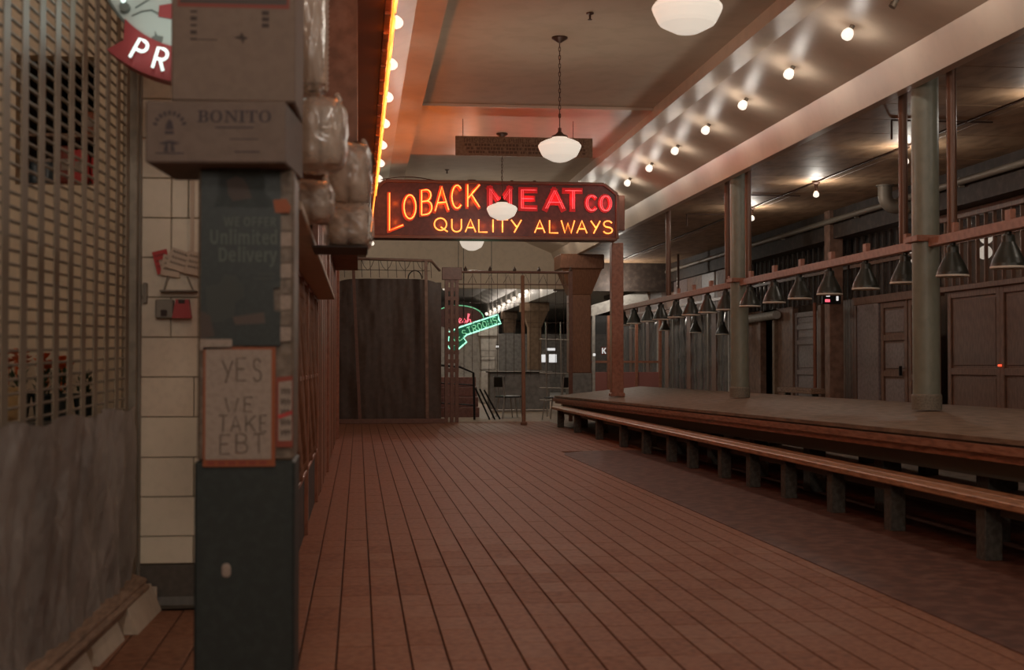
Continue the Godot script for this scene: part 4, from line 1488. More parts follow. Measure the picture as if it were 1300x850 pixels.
	for i in 4:
		var c: Array = cards[i]
		t = thing(c[0], c[1], "price card", D3(c[3], c[4], 6.515 - 0.008 * i), 0.0, "price cards on the glazed pier")
		t.rotation.z = c[5]
		b = MB.new(); b.cbox(Vector3.ZERO, Vector3(c[6], c[7], 0.004), 0.001)
		put(b, "card", c[2], t)
		if i == 0:
			b = MB.new(); b.cbox(Vector3(0.01, -0.015, 0.003), Vector3(0.045, 0.05, 0.002), 0.0005)
			put(b, "white_field", M.paper_white, t)
		b = MB.new()
		for r in 3:
			var x: float = -c[6] * 0.38
			while x < c[6] * 0.36:
				var p := [Vector3(x, 0.03 - 0.026 * r, 0.004), Vector3(x + 0.006, 0.04 - 0.026 * r, 0.004), Vector3(x + 0.01, 0.028 - 0.026 * r, 0.004)]
				b.tube(p, 0.0016, 3)
				x += 0.013
		put(b, "handwriting", M.ink, t)
	t = thing("card_shelf", "small metal bracket shelf under the price cards", "bracket", D3(-0.85, 1.5, 6.5))
	b = MB.new(); b.cbox(Vector3(0, 0, 0), Vector3(0.17, 0.008, 0.06), 0.002)
	put(b, "plate", M.dull_steel, t)
	b = MB.new(); b.tube([Vector3(-0.07, 0, 0), Vector3(-0.05, 0.07, 0.0)], 0.004, 5); b.tube([Vector3(0.07, 0, 0), Vector3(0.04, 0.07, 0.0)], 0.004, 5)
	put(b, "strut", M.dull_steel, t)
	t = thing("alarm_box", "small dark red alarm box on the glazed pier", "alarm box", D3(-0.832, 1.415, 6.5))
	b = MB.new()
	b.prism(PackedVector2Array([Vector2(-0.045, -0.045), Vector2(0.045, -0.045), Vector2(0.032, 0.045), Vector2(-0.028, 0.045)]), -0.02, 0.03)
	put(b, "case", M.red_paint, t)
	b = MB.new(); b.cbox(Vector3(0.0, 0.035, 0.031), Vector3(0.03, 0.02, 0.006), 0.002)
	put(b, "lens", M.ink, t)
	t = thing("socket_box", "grey wall socket box beside the red alarm box", "socket", D3(-0.915, 1.415, 6.51))
	b = MB.new(); b.cbox(Vector3.ZERO, Vector3(0.085, 0.09, 0.035), 0.005)
	put(b, "case", M.dull_steel, t)
	b = MB.new(); b.cbox(Vector3(-0.002, -0.02, 0.02), Vector3(0.03, 0.03, 0.008), 0.003)
	put(b, "plug", M.ink, t)
	t = thing("wall_conduit", "pale thin conduit running down the glazed pier", "conduit", D3(-0.79, 0, 6.52))
	b = MB.new(); b.box(Vector3(0, 2.7, 0.005), Vector3(0.016, 2.25, 0.014))
	put(b, "conduit_run", M.paper_white, t)
	t = thing("light_switch", "narrow grey switch plate beside the grille guide", "switch", D3(-1.008, 1.49, 6.52))
	b = MB.new(); b.cbox(Vector3.ZERO, Vector3(0.022, 0.1, 0.02), 0.004)
	put(b, "plate", M.dull_steel, t)


func produce_sign() -> void:
	var k := 6.0 / 1700.0
	var t := thing("round_neon_sign", "round white neon sign with red ribbon and white tube letters", "neon sign", D3(-0.681, 2.815, 5.6))
	t.scale = Vector3.ONE * 0.9333
	var poly := PackedVector2Array()
	for i in 48:
		poly.append(Vector2(cos(TAU * i / 48.0), sin(TAU * i / 48.0)) * 115 * k)
	var b := MB.new(); b.prism(poly, -0.1, 0.0)
	put(b, "disc", M.sign_white, t)
	b = MB.new()
	var ring := []
	for i in 48:
		ring.append(Vector3(cos(TAU * i / 48.0), sin(TAU * i / 48.0), 0) * 115.5 * k + Vector3(0, 0, 0.0))
	b.tube(ring, 0.008, 6, true)
	put(b, "rim", M.sign_grey, t)
	# ribbon: an arc of the ring below, with a notched end
	var rib := PackedVector2Array()
	for i in 25:
		var a := deg_to_rad(-90.0 - 42.0 + 84.0 * i / 24.0)
		rib.append(Vector2(cos(a), sin(a)) * 155 * k)
	rib.append(Vector2(cos(deg_to_rad(-43.0)), sin(deg_to_rad(-43.0))) * 135 * k)
	for i in 25:
		var a := deg_to_rad(-90.0 + 47.0 - 94.0 * i / 24.0)
		rib.append(Vector2(cos(a), sin(a)) * 112 * k)
	rib.append(Vector2(cos(deg_to_rad(-129.0)), sin(deg_to_rad(-129.0))) * 133 * k)
	b = MB.new(); b.prism(rib, -0.1, 0.015)
	put(b, "ribbon", M.sign_ring, t)
	for a in [["P", -27.5], ["R", -15.8]]:
		var fr := Transform3D(Basis(Vector3(0, 0, 1), deg_to_rad(a[1])), Vector3.ZERO)
		var m := MB.new()
		for p in strokes(a[0], -0.024, -0.518, 0.046, 0.092, 0.06):
			var q := []
			for v in p:
				q.append(fr * v)
			m.tube(q, 0.0066, 8)
		put(m, "letter", M.neon_white, t)
	b = MB.new(); b.tube([Vector3(-90 * k, 50 * k, 0.05), Vector3(-93 * k, -30 * k, 0.05), Vector3(-83 * k, -56 * k, 0.05), Vector3(-82 * k, -60 * k, 0.0)], 0.009, 8)
	put(b, "neon_tube", M.neon_white, t)
	b = MB.new(); b.lathe([[0.0, 0.0], [0.022, 0.0], [0.022, 0.04], [0.0, 0.04]], 12, Transform3D(Basis(Vector3.RIGHT, PI / 2), Vector3(-82 * k, -63 * k, 0.0)))
	put(b, "tube_support", M.sign_grey, t)
	b = MB.new(); b.prism(Transform2D().scaled(Vector2(k, k)) * PackedVector2Array([Vector2(-41, -58), Vector2(-20, -54), Vector2(-16, -76), Vector2(-42, -72)]), 0.0, 0.006)
	put(b, "red_patch", M.sign_ring, t)
	b = MB.new(); b.prism(Transform2D().scaled(Vector2(k, k)) * PackedVector2Array([Vector2(-50, -98), Vector2(-46, -96), Vector2(-46, -90), Vector2(-43, -96), Vector2(-36, -97), Vector2(-38, -105), Vector2(-50, -106)]), 0.0, 0.006)
	put(b, "grey_patch", M.sign_grey, t)
	b = MB.new()
	for s in [[Vector2(-70, -62), Vector2(-58, -54), Vector2(-52, -50)], [Vector2(-74, -72), Vector2(-62, -66), Vector2(-50, -64), Vector2(-42, -68)]]:
		var q := []
		for v in s:
			q.append(Vector3(v.x * k, v.y * k, 0.005))
		b.tube(q, 0.003, 4)
	put(b, "wire", M.sign_grey, t)
	b = MB.new(); b.cbox(Vector3(0, 0.2, -0.3), Vector3(0.1, 0.1, 0.42), 0.01)
	put(b, "bracket", M.sign_grey, t)
	t.add_child(area(Vector3(-0.02, -0.3, 0.12), Vector3(0, 0, 1), 0.6, 0.2, Color(0.9, 1.0, 0.97), 0.06), true)
	t.add_child(area(Vector3(0, -0.3, 0.09), Vector3(0, 0, -1), 0.5, 0.3, Color(0.9, 1.0, 0.97), 0.02), true)


# ---------------------------------------------------------------- pillar with boxes in front
func pp(px: float, py: float) -> Vector2:
	# sheet positions on the pillar's front face, in steps of 2.5 mm from its upper left corner
	return Vector2(-0.52 + px * 0.002516, 1.811 - py * 0.00256)


func flat(parent: Node, called: String, m: Material, pts: Array, z0: float, z1: float) -> MeshInstance3D:
	var poly := PackedVector2Array()
	for p in pts:
		poly.append(pp(p[0], p[1]))
	var b := MB.new(); b.prism(poly, z0, z1)
	return put(b, called, m, parent)


func front_pillar() -> void:
	var t := thing("pillar", "square pillar painted black below and papered with signs above", "pillar", D3(0, 0, 0))
	t.set_meta("kind", "thing")
	var b := MB.new(); b.span(-0.522, -0.204, 0.0, 0.84, 4.395, 4.75, 0.008)
	put(b, "black_base", M.pillar_black, t)
	b = MB.new(); b.span(-0.515, -0.209, 0.84, 1.785, 4.4, 4.74, 0.008)
	put(b, "upper_shaft", M.pillar_pale, t)
	b = MB.new(); lump(b, D3(-0.42, 0.49, 4.393), Vector3(0.03, 0.045, 0.006), 0.1, 3)
	put(b, "paint_chip", M.paper, t)
	# green poster
	var z := -4.39
	t = thing("green_poster", "dark green delivery poster taped to the pillar", "poster")
	flat(t, "sheet", M.poster_green, [[6, 14], [106, 12], [108, 160], [98, 162], [99, 190], [108, 192], [107, 234], [6, 234]], z, z + 0.002)
	flat(t, "dark_field", M.pillar_black, [[28, 12], [80, 10], [86, 22], [86, 40], [96, 52], [96, 60], [22, 60], [28, 44]], z, z + 0.0025)
	flat(t, "portrait", M.poster_brown, [[38, 26], [50, 20], [60, 24], [66, 34], [70, 48], [46, 52], [40, 44]], z, z + 0.003)
	flat(t, "figure", M.poster_shirt, [[12, 160], [30, 156], [36, 144], [50, 146], [60, 158], [62, 172], [50, 180], [48, 196], [34, 204], [16, 206]], z, z + 0.003)
	flat(t, "pale_shape", M.poster_skin, [[46, 198], [86, 192], [88, 206], [50, 208]], z, z + 0.0035)
	flat(t, "figure", M.poster_brown, [[6, 190], [18, 196], [24, 222], [6, 226]], z, z + 0.0035)
	flat(t, "strip", M.paper, [[6, 226], [46, 226], [46, 238], [6, 240]], z, z + 0.004)
	for l in [["WE OFFER", 68, 78, 0.03, 0.168], ["Unlimited", 60, 98, 0.046, 0.212], ["Delivery", 65, 120, 0.046, 0.186]]:
		var o := text_mesh(l[0], l[3], M.poster_text, 0.002, false, true)
		o.scale.x = l[4] / (o.mesh as TextMesh).get_aabb().size.x
		var q := pp(l[1], l[2])
		o.position = Vector3(q.x, q.y, z + 0.003)
		t.add_child(o, true)
	flat(t, "fine_print", M.poster_shirt, [[78, 142], [100, 142], [100, 145], [78, 145]], z, z + 0.003)
	flat(t, "fine_print", M.poster_shirt, [[72, 148], [100, 148], [100, 151], [72, 151]], z, z + 0.003)
	# orange patch and pale notices beside it
	t = thing("orange_sticker", "orange sticker at the upper edge of the pillar", "sticker")
	flat(t, "patch", M.orange_card, [[97, 50], [114, 48], [120, 58], [118, 66], [100, 66]], z, z + 0.004)
	t = thing("pale_notice", "strip of pale notices down the right edge of the pillar", "notice")
	for i in 8:
		flat(t, "slip", M.paper if i % 2 else M.pillar_pale, [[107, 70 + 20 * i], [120.5, 70 + 20 * i], [120.5, 88 + 20 * i], [107, 89 + 20 * i]], z, z + 0.0035 + 0.0005 * (i % 2))
	# hand-lettered board
	t = thing("whiteboard_sign", "hand-lettered whiteboard with orange border on the pillar", "sign board")
	flat(t, "border", M.orange_card, [[10, 236], [101, 236], [101, 386], [10, 386]], z - 0.002, z + 0.004)
	flat(t, "board", M.paper, [[13, 239], [96, 239], [96, 377], [13, 377]], z, z + 0.007)
	for r in [["YES", [34, 253, 13], [52, 250, 12], [73, 251, 10], 28], ["WE", [38, 300, 16], [62, 299, 10], 18], ["TAKE", [30, 322, 11], [45, 322, 12], [64, 322, 12], [82, 322, 8], 20], ["EBT", [32, 346, 12], [52, 345, 14], [74, 345, 13], 24]]:
		for i in r[0].length():
			var a: Array = r[i + 1]
			var q := pp(a[0], a[1] + r[-1])
			var m := MB.new()
			for p in strokes(r[0][i], q.x, q.y, a[2] * 0.002516, r[-1] * 0.00256, z + 0.0075):
				m.tube(p, 0.0022, 4)
			put(m, "letter", M.marker, t)
	for i in 6:
		flat(t, "border_print", M.label_red, [[16 + 13 * i, 379], [25 + 13 * i, 379], [25 + 13 * i, 384], [16 + 13 * i, 384]], z, z + 0.005)
	t = thing("price_sign", "small orange-edged handwritten sign beside the whiteboard", "sign board")
	flat(t, "border", M.label_red, [[102, 274], [123, 272], [123, 362], [102, 362]], z - 0.002, z + 0.004)
	flat(t, "card", M.paper, [[105, 280], [122, 278], [122, 354], [105, 354]], z, z + 0.006)
	b = MB.new()
	for i in 5:
		for j in 3:
			var q := pp(108 + 4.5 * j, 292 + 13 * i)
			b.tube([Vector3(q.x, q.y + 0.012, z + 0.007), Vector3(q.x + 0.004, q.y - 0.01, z + 0.007), Vector3(q.x + 0.009, q.y + 0.008, z + 0.007)], 0.0022, 4)
	put(b, "handwriting", M.marker, t)
	b = MB.new(); var qa := pp(105, 324); var qb := pp(122, 318)
	b.bar(Vector3(qa.x, qa.y, z + 0.0065), Vector3(qb.x, qb.y, z + 0.0065), 0.003, 0.012)
	put(b, "red_stroke", M.tag_red, t)
	# cardboard boxes on top
	t = thing("flat_carton", "flat brown carton with dark emblem and lettering atop the pillar", "cardboard box", D3(-0.43, 1.785, 4.48), deg_to_rad(-5.5))
	b = MB.new(); b.cbox(Vector3(0, 0.098, 0.0), Vector3(0.44, 0.196, 0.4), 0.005)
	put(b, "carton_body", M.cardboard_b, t)
	b = MB.new(); b.box(Vector3(0, 0.1975, 0.0), Vector3(0.44, 0.002, 0.05))
	put(b, "tape", M.cardboard, t)
	var o2 := text_mesh("BONITO", 0.036, M.ink_blue, 0.001, true, true)
	o2.position = Vector3(0.06, 0.145, 0.2005)
	o2.scale = Vector3(1.15, 1, 1)
	t.add_child(o2, true)
	b = MB.new(); b.box(Vector3(0.06, 0.112, 0.2005), Vector3(0.12, 0.004, 0.001)); b.box(Vector3(0.09, 0.075, 0.2005), Vector3(0.09, 0.003, 0.001)); b.box(Vector3(0.1, 0.035, 0.2005), Vector3(0.08, 0.004, 0.001))
	put(b, "print_line", M.ink_blue, t)
	b = MB.new()
	b.prism(PackedVector2Array([Vector2(-0.157, 0.105), Vector2(-0.13, 0.105), Vector2(-0.135, 0.128), Vector2(-0.144, 0.138), Vector2(-0.153, 0.126)]), 0.2, 0.2012)
	b.prism(PackedVector2Array([Vector2(-0.158, 0.09), Vector2(-0.13, 0.09), Vector2(-0.13, 0.1), Vector2(-0.158, 0.1)]), 0.2, 0.2012)
	b.prism(PackedVector2Array([Vector2(-0.178, 0.062), Vector2(-0.15, 0.07), Vector2(-0.137, 0.07), Vector2(-0.11, 0.062), Vector2(-0.131, 0.056), Vector2(-0.126, 0.035), Vector2(-0.14, 0.036), Vector2(-0.14, 0.06), Vector2(-0.148, 0.06), Vector2(-0.148, 0.034), Vector2(-0.162, 0.035), Vector2(-0.157, 0.056)]), 0.2, 0.2012)
	b.box(Vector3(-0.143, 0.03, 0.2005), Vector3(0.09, 0.004, 0.001))
	put(b, "emblem", M.ink_blue, t)
	b = MB.new()
	for i in 9:
		var a := deg_to_rad(165 - 18.5 * i)
		b.box(Vector3(-0.143 + 0.047 * cos(a), 0.11 + 0.047 * sin(a), 0.2005), Vector3(0.009, 0.013, 0.001), Basis(Vector3(0, 0, 1), a - PI / 2))
	put(b, "arched_print", M.ink_blue, t)
	t = thing("tall_carton", "tall brown carton standing on the flat carton", "cardboard box", D3(-0.392, 1.985, 4.5), deg_to_rad(-1.5))
	b = MB.new(); b.cbox(Vector3(0, 0.26, 0.0), Vector3(0.39, 0.52, 0.38), 0.006)
	put(b, "carton_body", M.cardboard, t)
	b = MB.new(); b.box(Vector3(0, 0.37, 0.1905), Vector3(0.35, 0.14, 0.001))
	put(b, "red_label", M.label_red, t)
	b = MB.new(); b.box(Vector3(0, 0.375, 0.1913), Vector3(0.335, 0.126, 0.001))
	put(b, "label_field", M.poster_brown, t)
	b = MB.new()
	for i in 5:
		b.box(Vector3(-0.125, 0.285 - 0.022 * i, 0.1905), Vector3(0.02, 0.012 if i % 2 else 0.007, 0.001))
	put(b, "side_print", M.ink, t)
	b = MB.new()
	for i in 3:
		b.box(Vector3(0.1, 0.285 - 0.02 * i, 0.1905), Vector3(0.022, 0.013, 0.001))
	put(b, "side_print", M.ink, t)
	b = MB.new(); b.prism(PackedVector2Array([Vector2(0.0, 0.205), Vector2(0.02, 0.21), Vector2(0.026, 0.222), Vector2(0.032, 0.21), Vector2(0.046, 0.203), Vector2(0.034, 0.198), Vector2(0.03, 0.183), Vector2(0.024, 0.198)]), 0.19, 0.1912)
	put(b, "star_print", M.ink, t)
	b = MB.new(); b.box(Vector3(-0.09, 0.196, 0.1905), Vector3(0.08, 0.003, 0.001))
	put(b, "print_line", M.ink, t)


func bag(label: String, c: Vector3, s: Vector3, sd: int, rows: int) -> void:
	var t := thing("plastic_bag", label, "plastic bag", c - Vector3(0, s.y / 2, 0), 0.0, "clear bags of foam cups above the stall")
	var b := MB.new(); lump(b, Vector3(0, s.y / 2, 0), s, 0.1, sd, 4.2, 44, 26)
	put(b, "film", M.plastic, t)
	var r := rng
	var n := maxi(2, int(s.x / 0.085))
	for i in n:
		for j in 2:
			var h := s.y * 0.82
			var x := (i - (n - 1) / 2.0) * s.x * 0.82 / n
			var z := (j - 0.5) * s.z * 0.45
			var prof := [[0.0, 0.0]]
			var k := 0.0
			while k < h - 0.02:
				prof.append([0.036, k]); prof.append([0.042, k + 0.016]); prof.append([0.039, k + 0.018])
				k += 0.02
			prof.append([0.0, h])
			b = MB.new(); b.lathe(prof, 12, Transform3D(Basis(), Vector3(x, s.y * 0.06, z)))
			put(b, "cup_stack", M.foam, t)
	b = MB.new(); b.tube([Vector3(s.x * 0.3, s.y * 0.9, 0), Vector3(s.x * 0.36, s.y * 1.02, 0.02), Vector3(s.x * 0.3, s.y * 1.1, 0.0)], 0.012, 6)
	put(b, "knot", M.plastic, t)


func stall() -> void:
	# the side stall behind the pier: mesh front, board top, wood boards further on
	var t := thing("mesh_stall", "narrow stall with wire mesh front behind the pillar", "stall")
	var b := MB.new(); b.span(-0.75, -0.7, 0.0, 1.72, 6.96, 11.3)
	put(b, "back_panel", M.rust_wood, t)
	b = MB.new(); b.span(-0.5, -0.2, 1.7, 1.73, 4.8, 6.95, 0.004); b.span(-0.75, -0.2, 1.7, 1.73, 6.95, 11.4, 0.004); 
	put(b, "top_board", M.white_board, t)
	b = MB.new(); b.span(-0.2, 0.04, 1.655, 1.663, 5.8, 6.2)
	put(b, "bag_shelf", M.dark_wall, t)
	b = MB.new(); b.span(-0.38, -0.36, 0.0, 0.42, 6.96, 11.3)
	put(b, "kick_board", M.dark_wall, t)
	for d in [7.0, 9.2, 11.4]:
		b = MB.new(); b.span(-0.385, -0.335, 0.0, 1.7, d - 0.03, d + 0.03, 0.004)
		put(b, "post", M.brown_paint, t)
	for y in [0.42, 1.05, 1.67]:
		b = MB.new(); b.span(-0.375, -0.34, y, y + 0.03, 7.0, 11.4, 0.004)
		put(b, "rail", M.brown_paint, t)
	b = MB.new()
	var d := 7.02
	while d < 11.38:
		for s in [-1, 1]:
			var y0 := 0.44
			var p := []
			for k in 9:
				p.append(D3(-0.345 + 0.006 * sin(k * 2.0 + d * 7), lerpf(0.44, 1.68, k / 8.0), clampf(d + s * 0.5 * k / 8.0, 7.02, 11.38)))
			b.tube(p, 0.0028, 4)
		d += 0.06
	var wm := put(b, "wire_mesh", M.rust_wood, t)
	wm.set_meta("kind", "stuff")
	# crumpled dark cloth hung behind the mesh
	var f := FastNoiseLite.new(); f.seed = 31; f.frequency = 1.2
	var g := []
	for i in 40:
		var row := []
		for j in 90:
			var dd := 7.0 + 4.3 * j / 89.0
			row.append(D3(-0.42 + 0.06 * f.get_noise_2d(dd * 5.0, i * 0.12), 0.35 + 1.3 * i / 39.0, dd))
		g.append(row)
	b = MB.new(); b.sheet(g, Vector3(1, 0, 0))
	put(b, "cloth", M.brown_wall, t)
	# wooden boards continuing along the aisle
	t = thing("board_wall", "upright rust-brown boards along the left of the aisle", "boarding")
	for k in 32:
		var d0 := 11.6 + 0.3 * k
		b = MB.new(); b.span(-0.4, -0.345 + 0.006 * (k % 3), 0.0, 3.1, d0, d0 + 0.285, 0.006)
		put(b, "board", M.rust_wood if k % 4 else M.brown_paint, t)
	b = MB.new(); b.span(-0.36, -0.31, 0.0, 3.1, 14.5, 14.7, 0.006)
	put(b, "post", M.brown_paint, t)
	b = MB.new(); b.span(-0.36, -0.3, 0.0, 3.1, 21.1, 21.35, 0.006)
	put(b, "post", M.brown_paint, t)
	# bags piled on the stall top
	bag("clear bag of foam cups on top of the pile beside the tall carton", D3(-0.18, 2.41, 5.15), Vector3(0.11, 0.46, 0.3), 3, 1)
	bag("clear bag of foam cups next to the flat carton", D3(-0.145, 2.03, 5.2), Vector3(0.2, 0.27, 0.34), 5, 1)
	bag("shiny clear bag of foam cups in the lower row by the orange sticker", D3(-0.2, 1.815, 5.55), Vector3(0.2, 0.17, 0.3), 8, 1)
	bag("clear bag of foam cups bulging towards the neon border", D3(-0.045, 2.0, 6.1), Vector3(0.21, 0.28, 0.42), 11, 1)
	bag("lowest clear bag of foam cups, tinted orange over the aisle", D3(-0.045, 1.76, 6.0), Vector3(0.22, 0.19, 0.42), 15, 1)
	bag("small clear bag of cups on the stall behind the flat carton", D3(-0.3, 1.85, 5.3), Vector3(0.14, 0.22, 0.3), 19, 1)
	t = thing("bag_roll", "grey folded sheet draped over the outer clear bag", "sheet", D3(0.035, 2.07, 6.1))
	b = MB.new()
	var gg := []
	for i in 12:
		var row := []
		for j in 8:
			var a := PI * 0.55 * i / 11.0
			row.append(Vector3(-0.06 + 0.1 * sin(a), 0.08 - 0.12 * (1.0 - cos(a)), -0.1 + 0.2 * j / 7.0))
		gg.append(row)
	b.sheet(gg, Vector3(1, 1, 0))
	put(b, "sheet_fold", M.white_board, t)


# ---------------------------------------------------------------- gates at the end of the aisle
func gates() -> void:
	var f := FastNoiseLite.new(); f.seed = 5; f.frequency = 0.8
	var t := thing("black_tarp_screen", "tall black tarp screen closing the left end of the aisle", "screen")
	var g := []
	for i in 36:
		var row := []
		for j in 60:
			var x := -0.5 + 2.14 * j / 59.0
			var v := i / 35.0
			row.append(D3(x, 0.06 + 2.8 * v - 0.12 * pow(absf(x - 0.56) / 1.06, 6.0) * v, 26.7 + 0.06 * f.get_noise_2d(x * 2.0, v * 1.2) + 0.008 * f.get_noise_2d(x * 9.0, v * 3.0)))
		g.append(row)
	var b := MB.new(); b.sheet(g, Vector3(0, 0, 1))
	put(b, "tarp_sheet", M.black_tarp, t)
	b = MB.new(); b.span(-0.5, 1.65, 0.0, 2.8, 26.85, 27.6)
	put(b, "wrapped_stall", M.black_tarp, t)
	b = MB.new(); b.tube(arc_pts(Vector3(1.12, 2.86, -26.75), 0.14, 0.17), 0.012, 5)
	put(b, "hoop", M.black_metal, t)
	t = thing("curb_board", "low brown board at the foot of the black tarp screen", "board")
	b = MB.new(); b.span(-0.5, 1.7, 0.0, 0.09, 26.3, 26.42, 0.006)
	put(b, "board", M.gate_brown, t)
	t = thing("mesh_fence", "pipe frame with wire mesh around the black tarp screen", "gate frame")
	b = MB.new(); b.tube([D3(-0.5, 3.24, 26.4), D3(1.42, 3.2, 26.4), D3(1.66, 3.1, 27.6)], 0.03, 8)
	put(b, "header_pipe", M.brown_wall, t)
	b = MB.new(); b.bar(D3(-0.11, 3.2, 26.38), D3(0.033, 0.095, 26.38), 0.09, 0.06)
	put(b, "pole", M.gate_brown, t)
	b = MB.new(); b.bar(D3(1.315, 3.2, 26.38), D3(1.349, 0.095, 26.38), 0.09, 0.06)
	put(b, "pole", M.brown_wall, t)
	for k in 12:
		var x := -0.46 + 0.17 * k
		b = MB.new(); b.tube([D3(x, 3.22, 26.4), D3(x + 0.02, 2.86, 26.4)], 0.006, 4)
		put(b, "wire", M.bronze, t)
	for k in 5:
		var x := -0.3 + 0.36 * k
		b = MB.new()
		b.tube([D3(x, 3.2, 26.4), D3(x + 0.05, 3.08, 26.4), D3(x + 0.12, 3.0, 26.4), D3(x + 0.19, 3.08, 26.4), D3(x + 0.24, 3.2, 26.4)], 0.006, 4)
		put(b, "wire_loop", M.bronze, t)
	b = MB.new(); b.tube([D3(-0.5, 3.02, 26.41), D3(1.4, 3.0, 26.41)], 0.006, 4)
	put(b, "wire", M.bronze, t)
	# folding gate on the right: perforated brown post, header and thin wires
	t = thing("gate_post", "brown perforated gate post between tarp screen and folding gate", "gate post", D3(1.86, 0, 26.8))
	for x in [-0.11, 0.0, 0.1]:
		b = MB.new(); b.span(x - 0.035, x + 0.035, 0.0, 3.0, -0.04, 0.04, 0.004)
		put(b, "upright", M.gate_brown, t)
	for k in 17:
		b = MB.new(); b.span(-0.14, 0.14, 0.1 + 0.18 * k, 0.18 + 0.18 * k, -0.03, 0.03)
		put(b, "lattice_bar", M.gate_brown, t)
	b = MB.new(); b.span(-0.2, 0.2, 2.85, 3.1, -0.06, 0.06, 0.006)
	put(b, "head_block", M.gate_brown, t)
	t = thing("folding_gate", "wide wire mesh gate across the passage to the restrooms", "gate", D3(0, 0, 27.0))
	b = MB.new(); b.tube([Vector3(2.0, 3.03, 0), Vector3(4.3, 3.03, 0)], 0.028, 8)
	put(b, "header_pipe", M.gate_brown, t)
	b = MB.new(); b.tube([Vector3(2.0, 2.78, 0), Vector3(4.3, 2.78, 0)], 0.012, 6)
	put(b, "cross_pipe", M.gate_brown, t)
	for k in 13:
		b = MB.new(); b.tube([Vector3(2.12 + 0.17 * k, 3.02, 0), Vector3(2.12 + 0.17 * k, 0.9, 0)], 0.0045, 4)
		put(b, "wire", M.bronze, t)
	for y in [2.4, 2.0]:
		b = MB.new(); b.tube([Vector3(2.05, y, 0), Vector3(4.3, y, 0)], 0.004, 4)
		put(b, "cross_wire", M.bronze, t)
	for k in 6:
		var x := 2.2 + 0.36 * k
		b = MB.new(); b.tube([Vector3(x, 2.8, 0), Vector3(x + 0.1, 2.98, 0), Vector3(x + 0.17, 2.8, 0)], 0.006, 4)
		put(b, "wire_loop", M.bronze, t)
	b = MB.new(); b.span(4.26, 4.34, 0.0, 3.06, -0.04, 0.04, 0.006)
	put(b, "end_upright", M.gate_brown, t)
	for x in [2.15, 2.65, 3.15, 3.65, 4.3]:
		b = MB.new(); b.lathe([[0.0, 3.05], [0.035, 3.05], [0.035, 3.09], [0.015, 3.12], [0.0, 3.16]], 8, Transform3D(Basis(), Vector3(x, 0, 0)))
		put(b, "roller", M.bronze, t)
	t = thing("leaning_pole", "brown wooden pole leaning in front of the folding gate", "pole")
	b = MB.new(); b.bar(D3(3.14, 0.0, 25.4), D3(3.3, 2.95, 26.9), 0.07, 0.07, Vector3.BACK, 0.01)
	put(b, "shaft", M.raw_wood if false else M.rust_wood, t)
	b = MB.new(); b.cbox(D3(3.14, 0.03, 25.4), Vector3(0.12, 0.06, 0.12), 0.01)
	put(b, "foot", M.rust_wood, t)


func arc_pts(c: Vector3, rx: float, ry: float) -> Array:
	var p := []
	for k in 11:
		var a := PI * k / 10.0
		p.append(c + Vector3(rx * cos(a), ry * sin(a), 0))
	return p


func chair(called: String, label: String, at: Vector3, turn: float, tilt: float) -> void:
	var t := thing(called, label, "chair", at, 0.0, "chairs left behind the gate")
	t.rotation = Vector3(0, turn, tilt)
	var b := MB.new(); b.cbox(Vector3(0, 0.46, 0), Vector3(0.42, 0.03, 0.42), 0.01)
	put(b, "seat", M.black_metal, t)
	b = MB.new(); b.cbox(Vector3(-0.22, 0.78, 0), Vector3(0.03, 0.22, 0.4), 0.01)
	put(b, "backrest", M.black_metal, t)
	for s in [-1, 1]:
		b = MB.new(); b.tube([Vector3(-0.24, 0.9, 0.2 * s), Vector3(-0.2, 0.45, 0.2 * s), Vector3(-0.26, 0.0, 0.22 * s)], 0.013, 6)
		put(b, "leg", M.chrome, t)
		b = MB.new(); b.tube([Vector3(0.18, 0.45, 0.2 * s), Vector3(0.24, 0.0, 0.22 * s)], 0.013, 6)
		put(b, "leg", M.chrome, t)


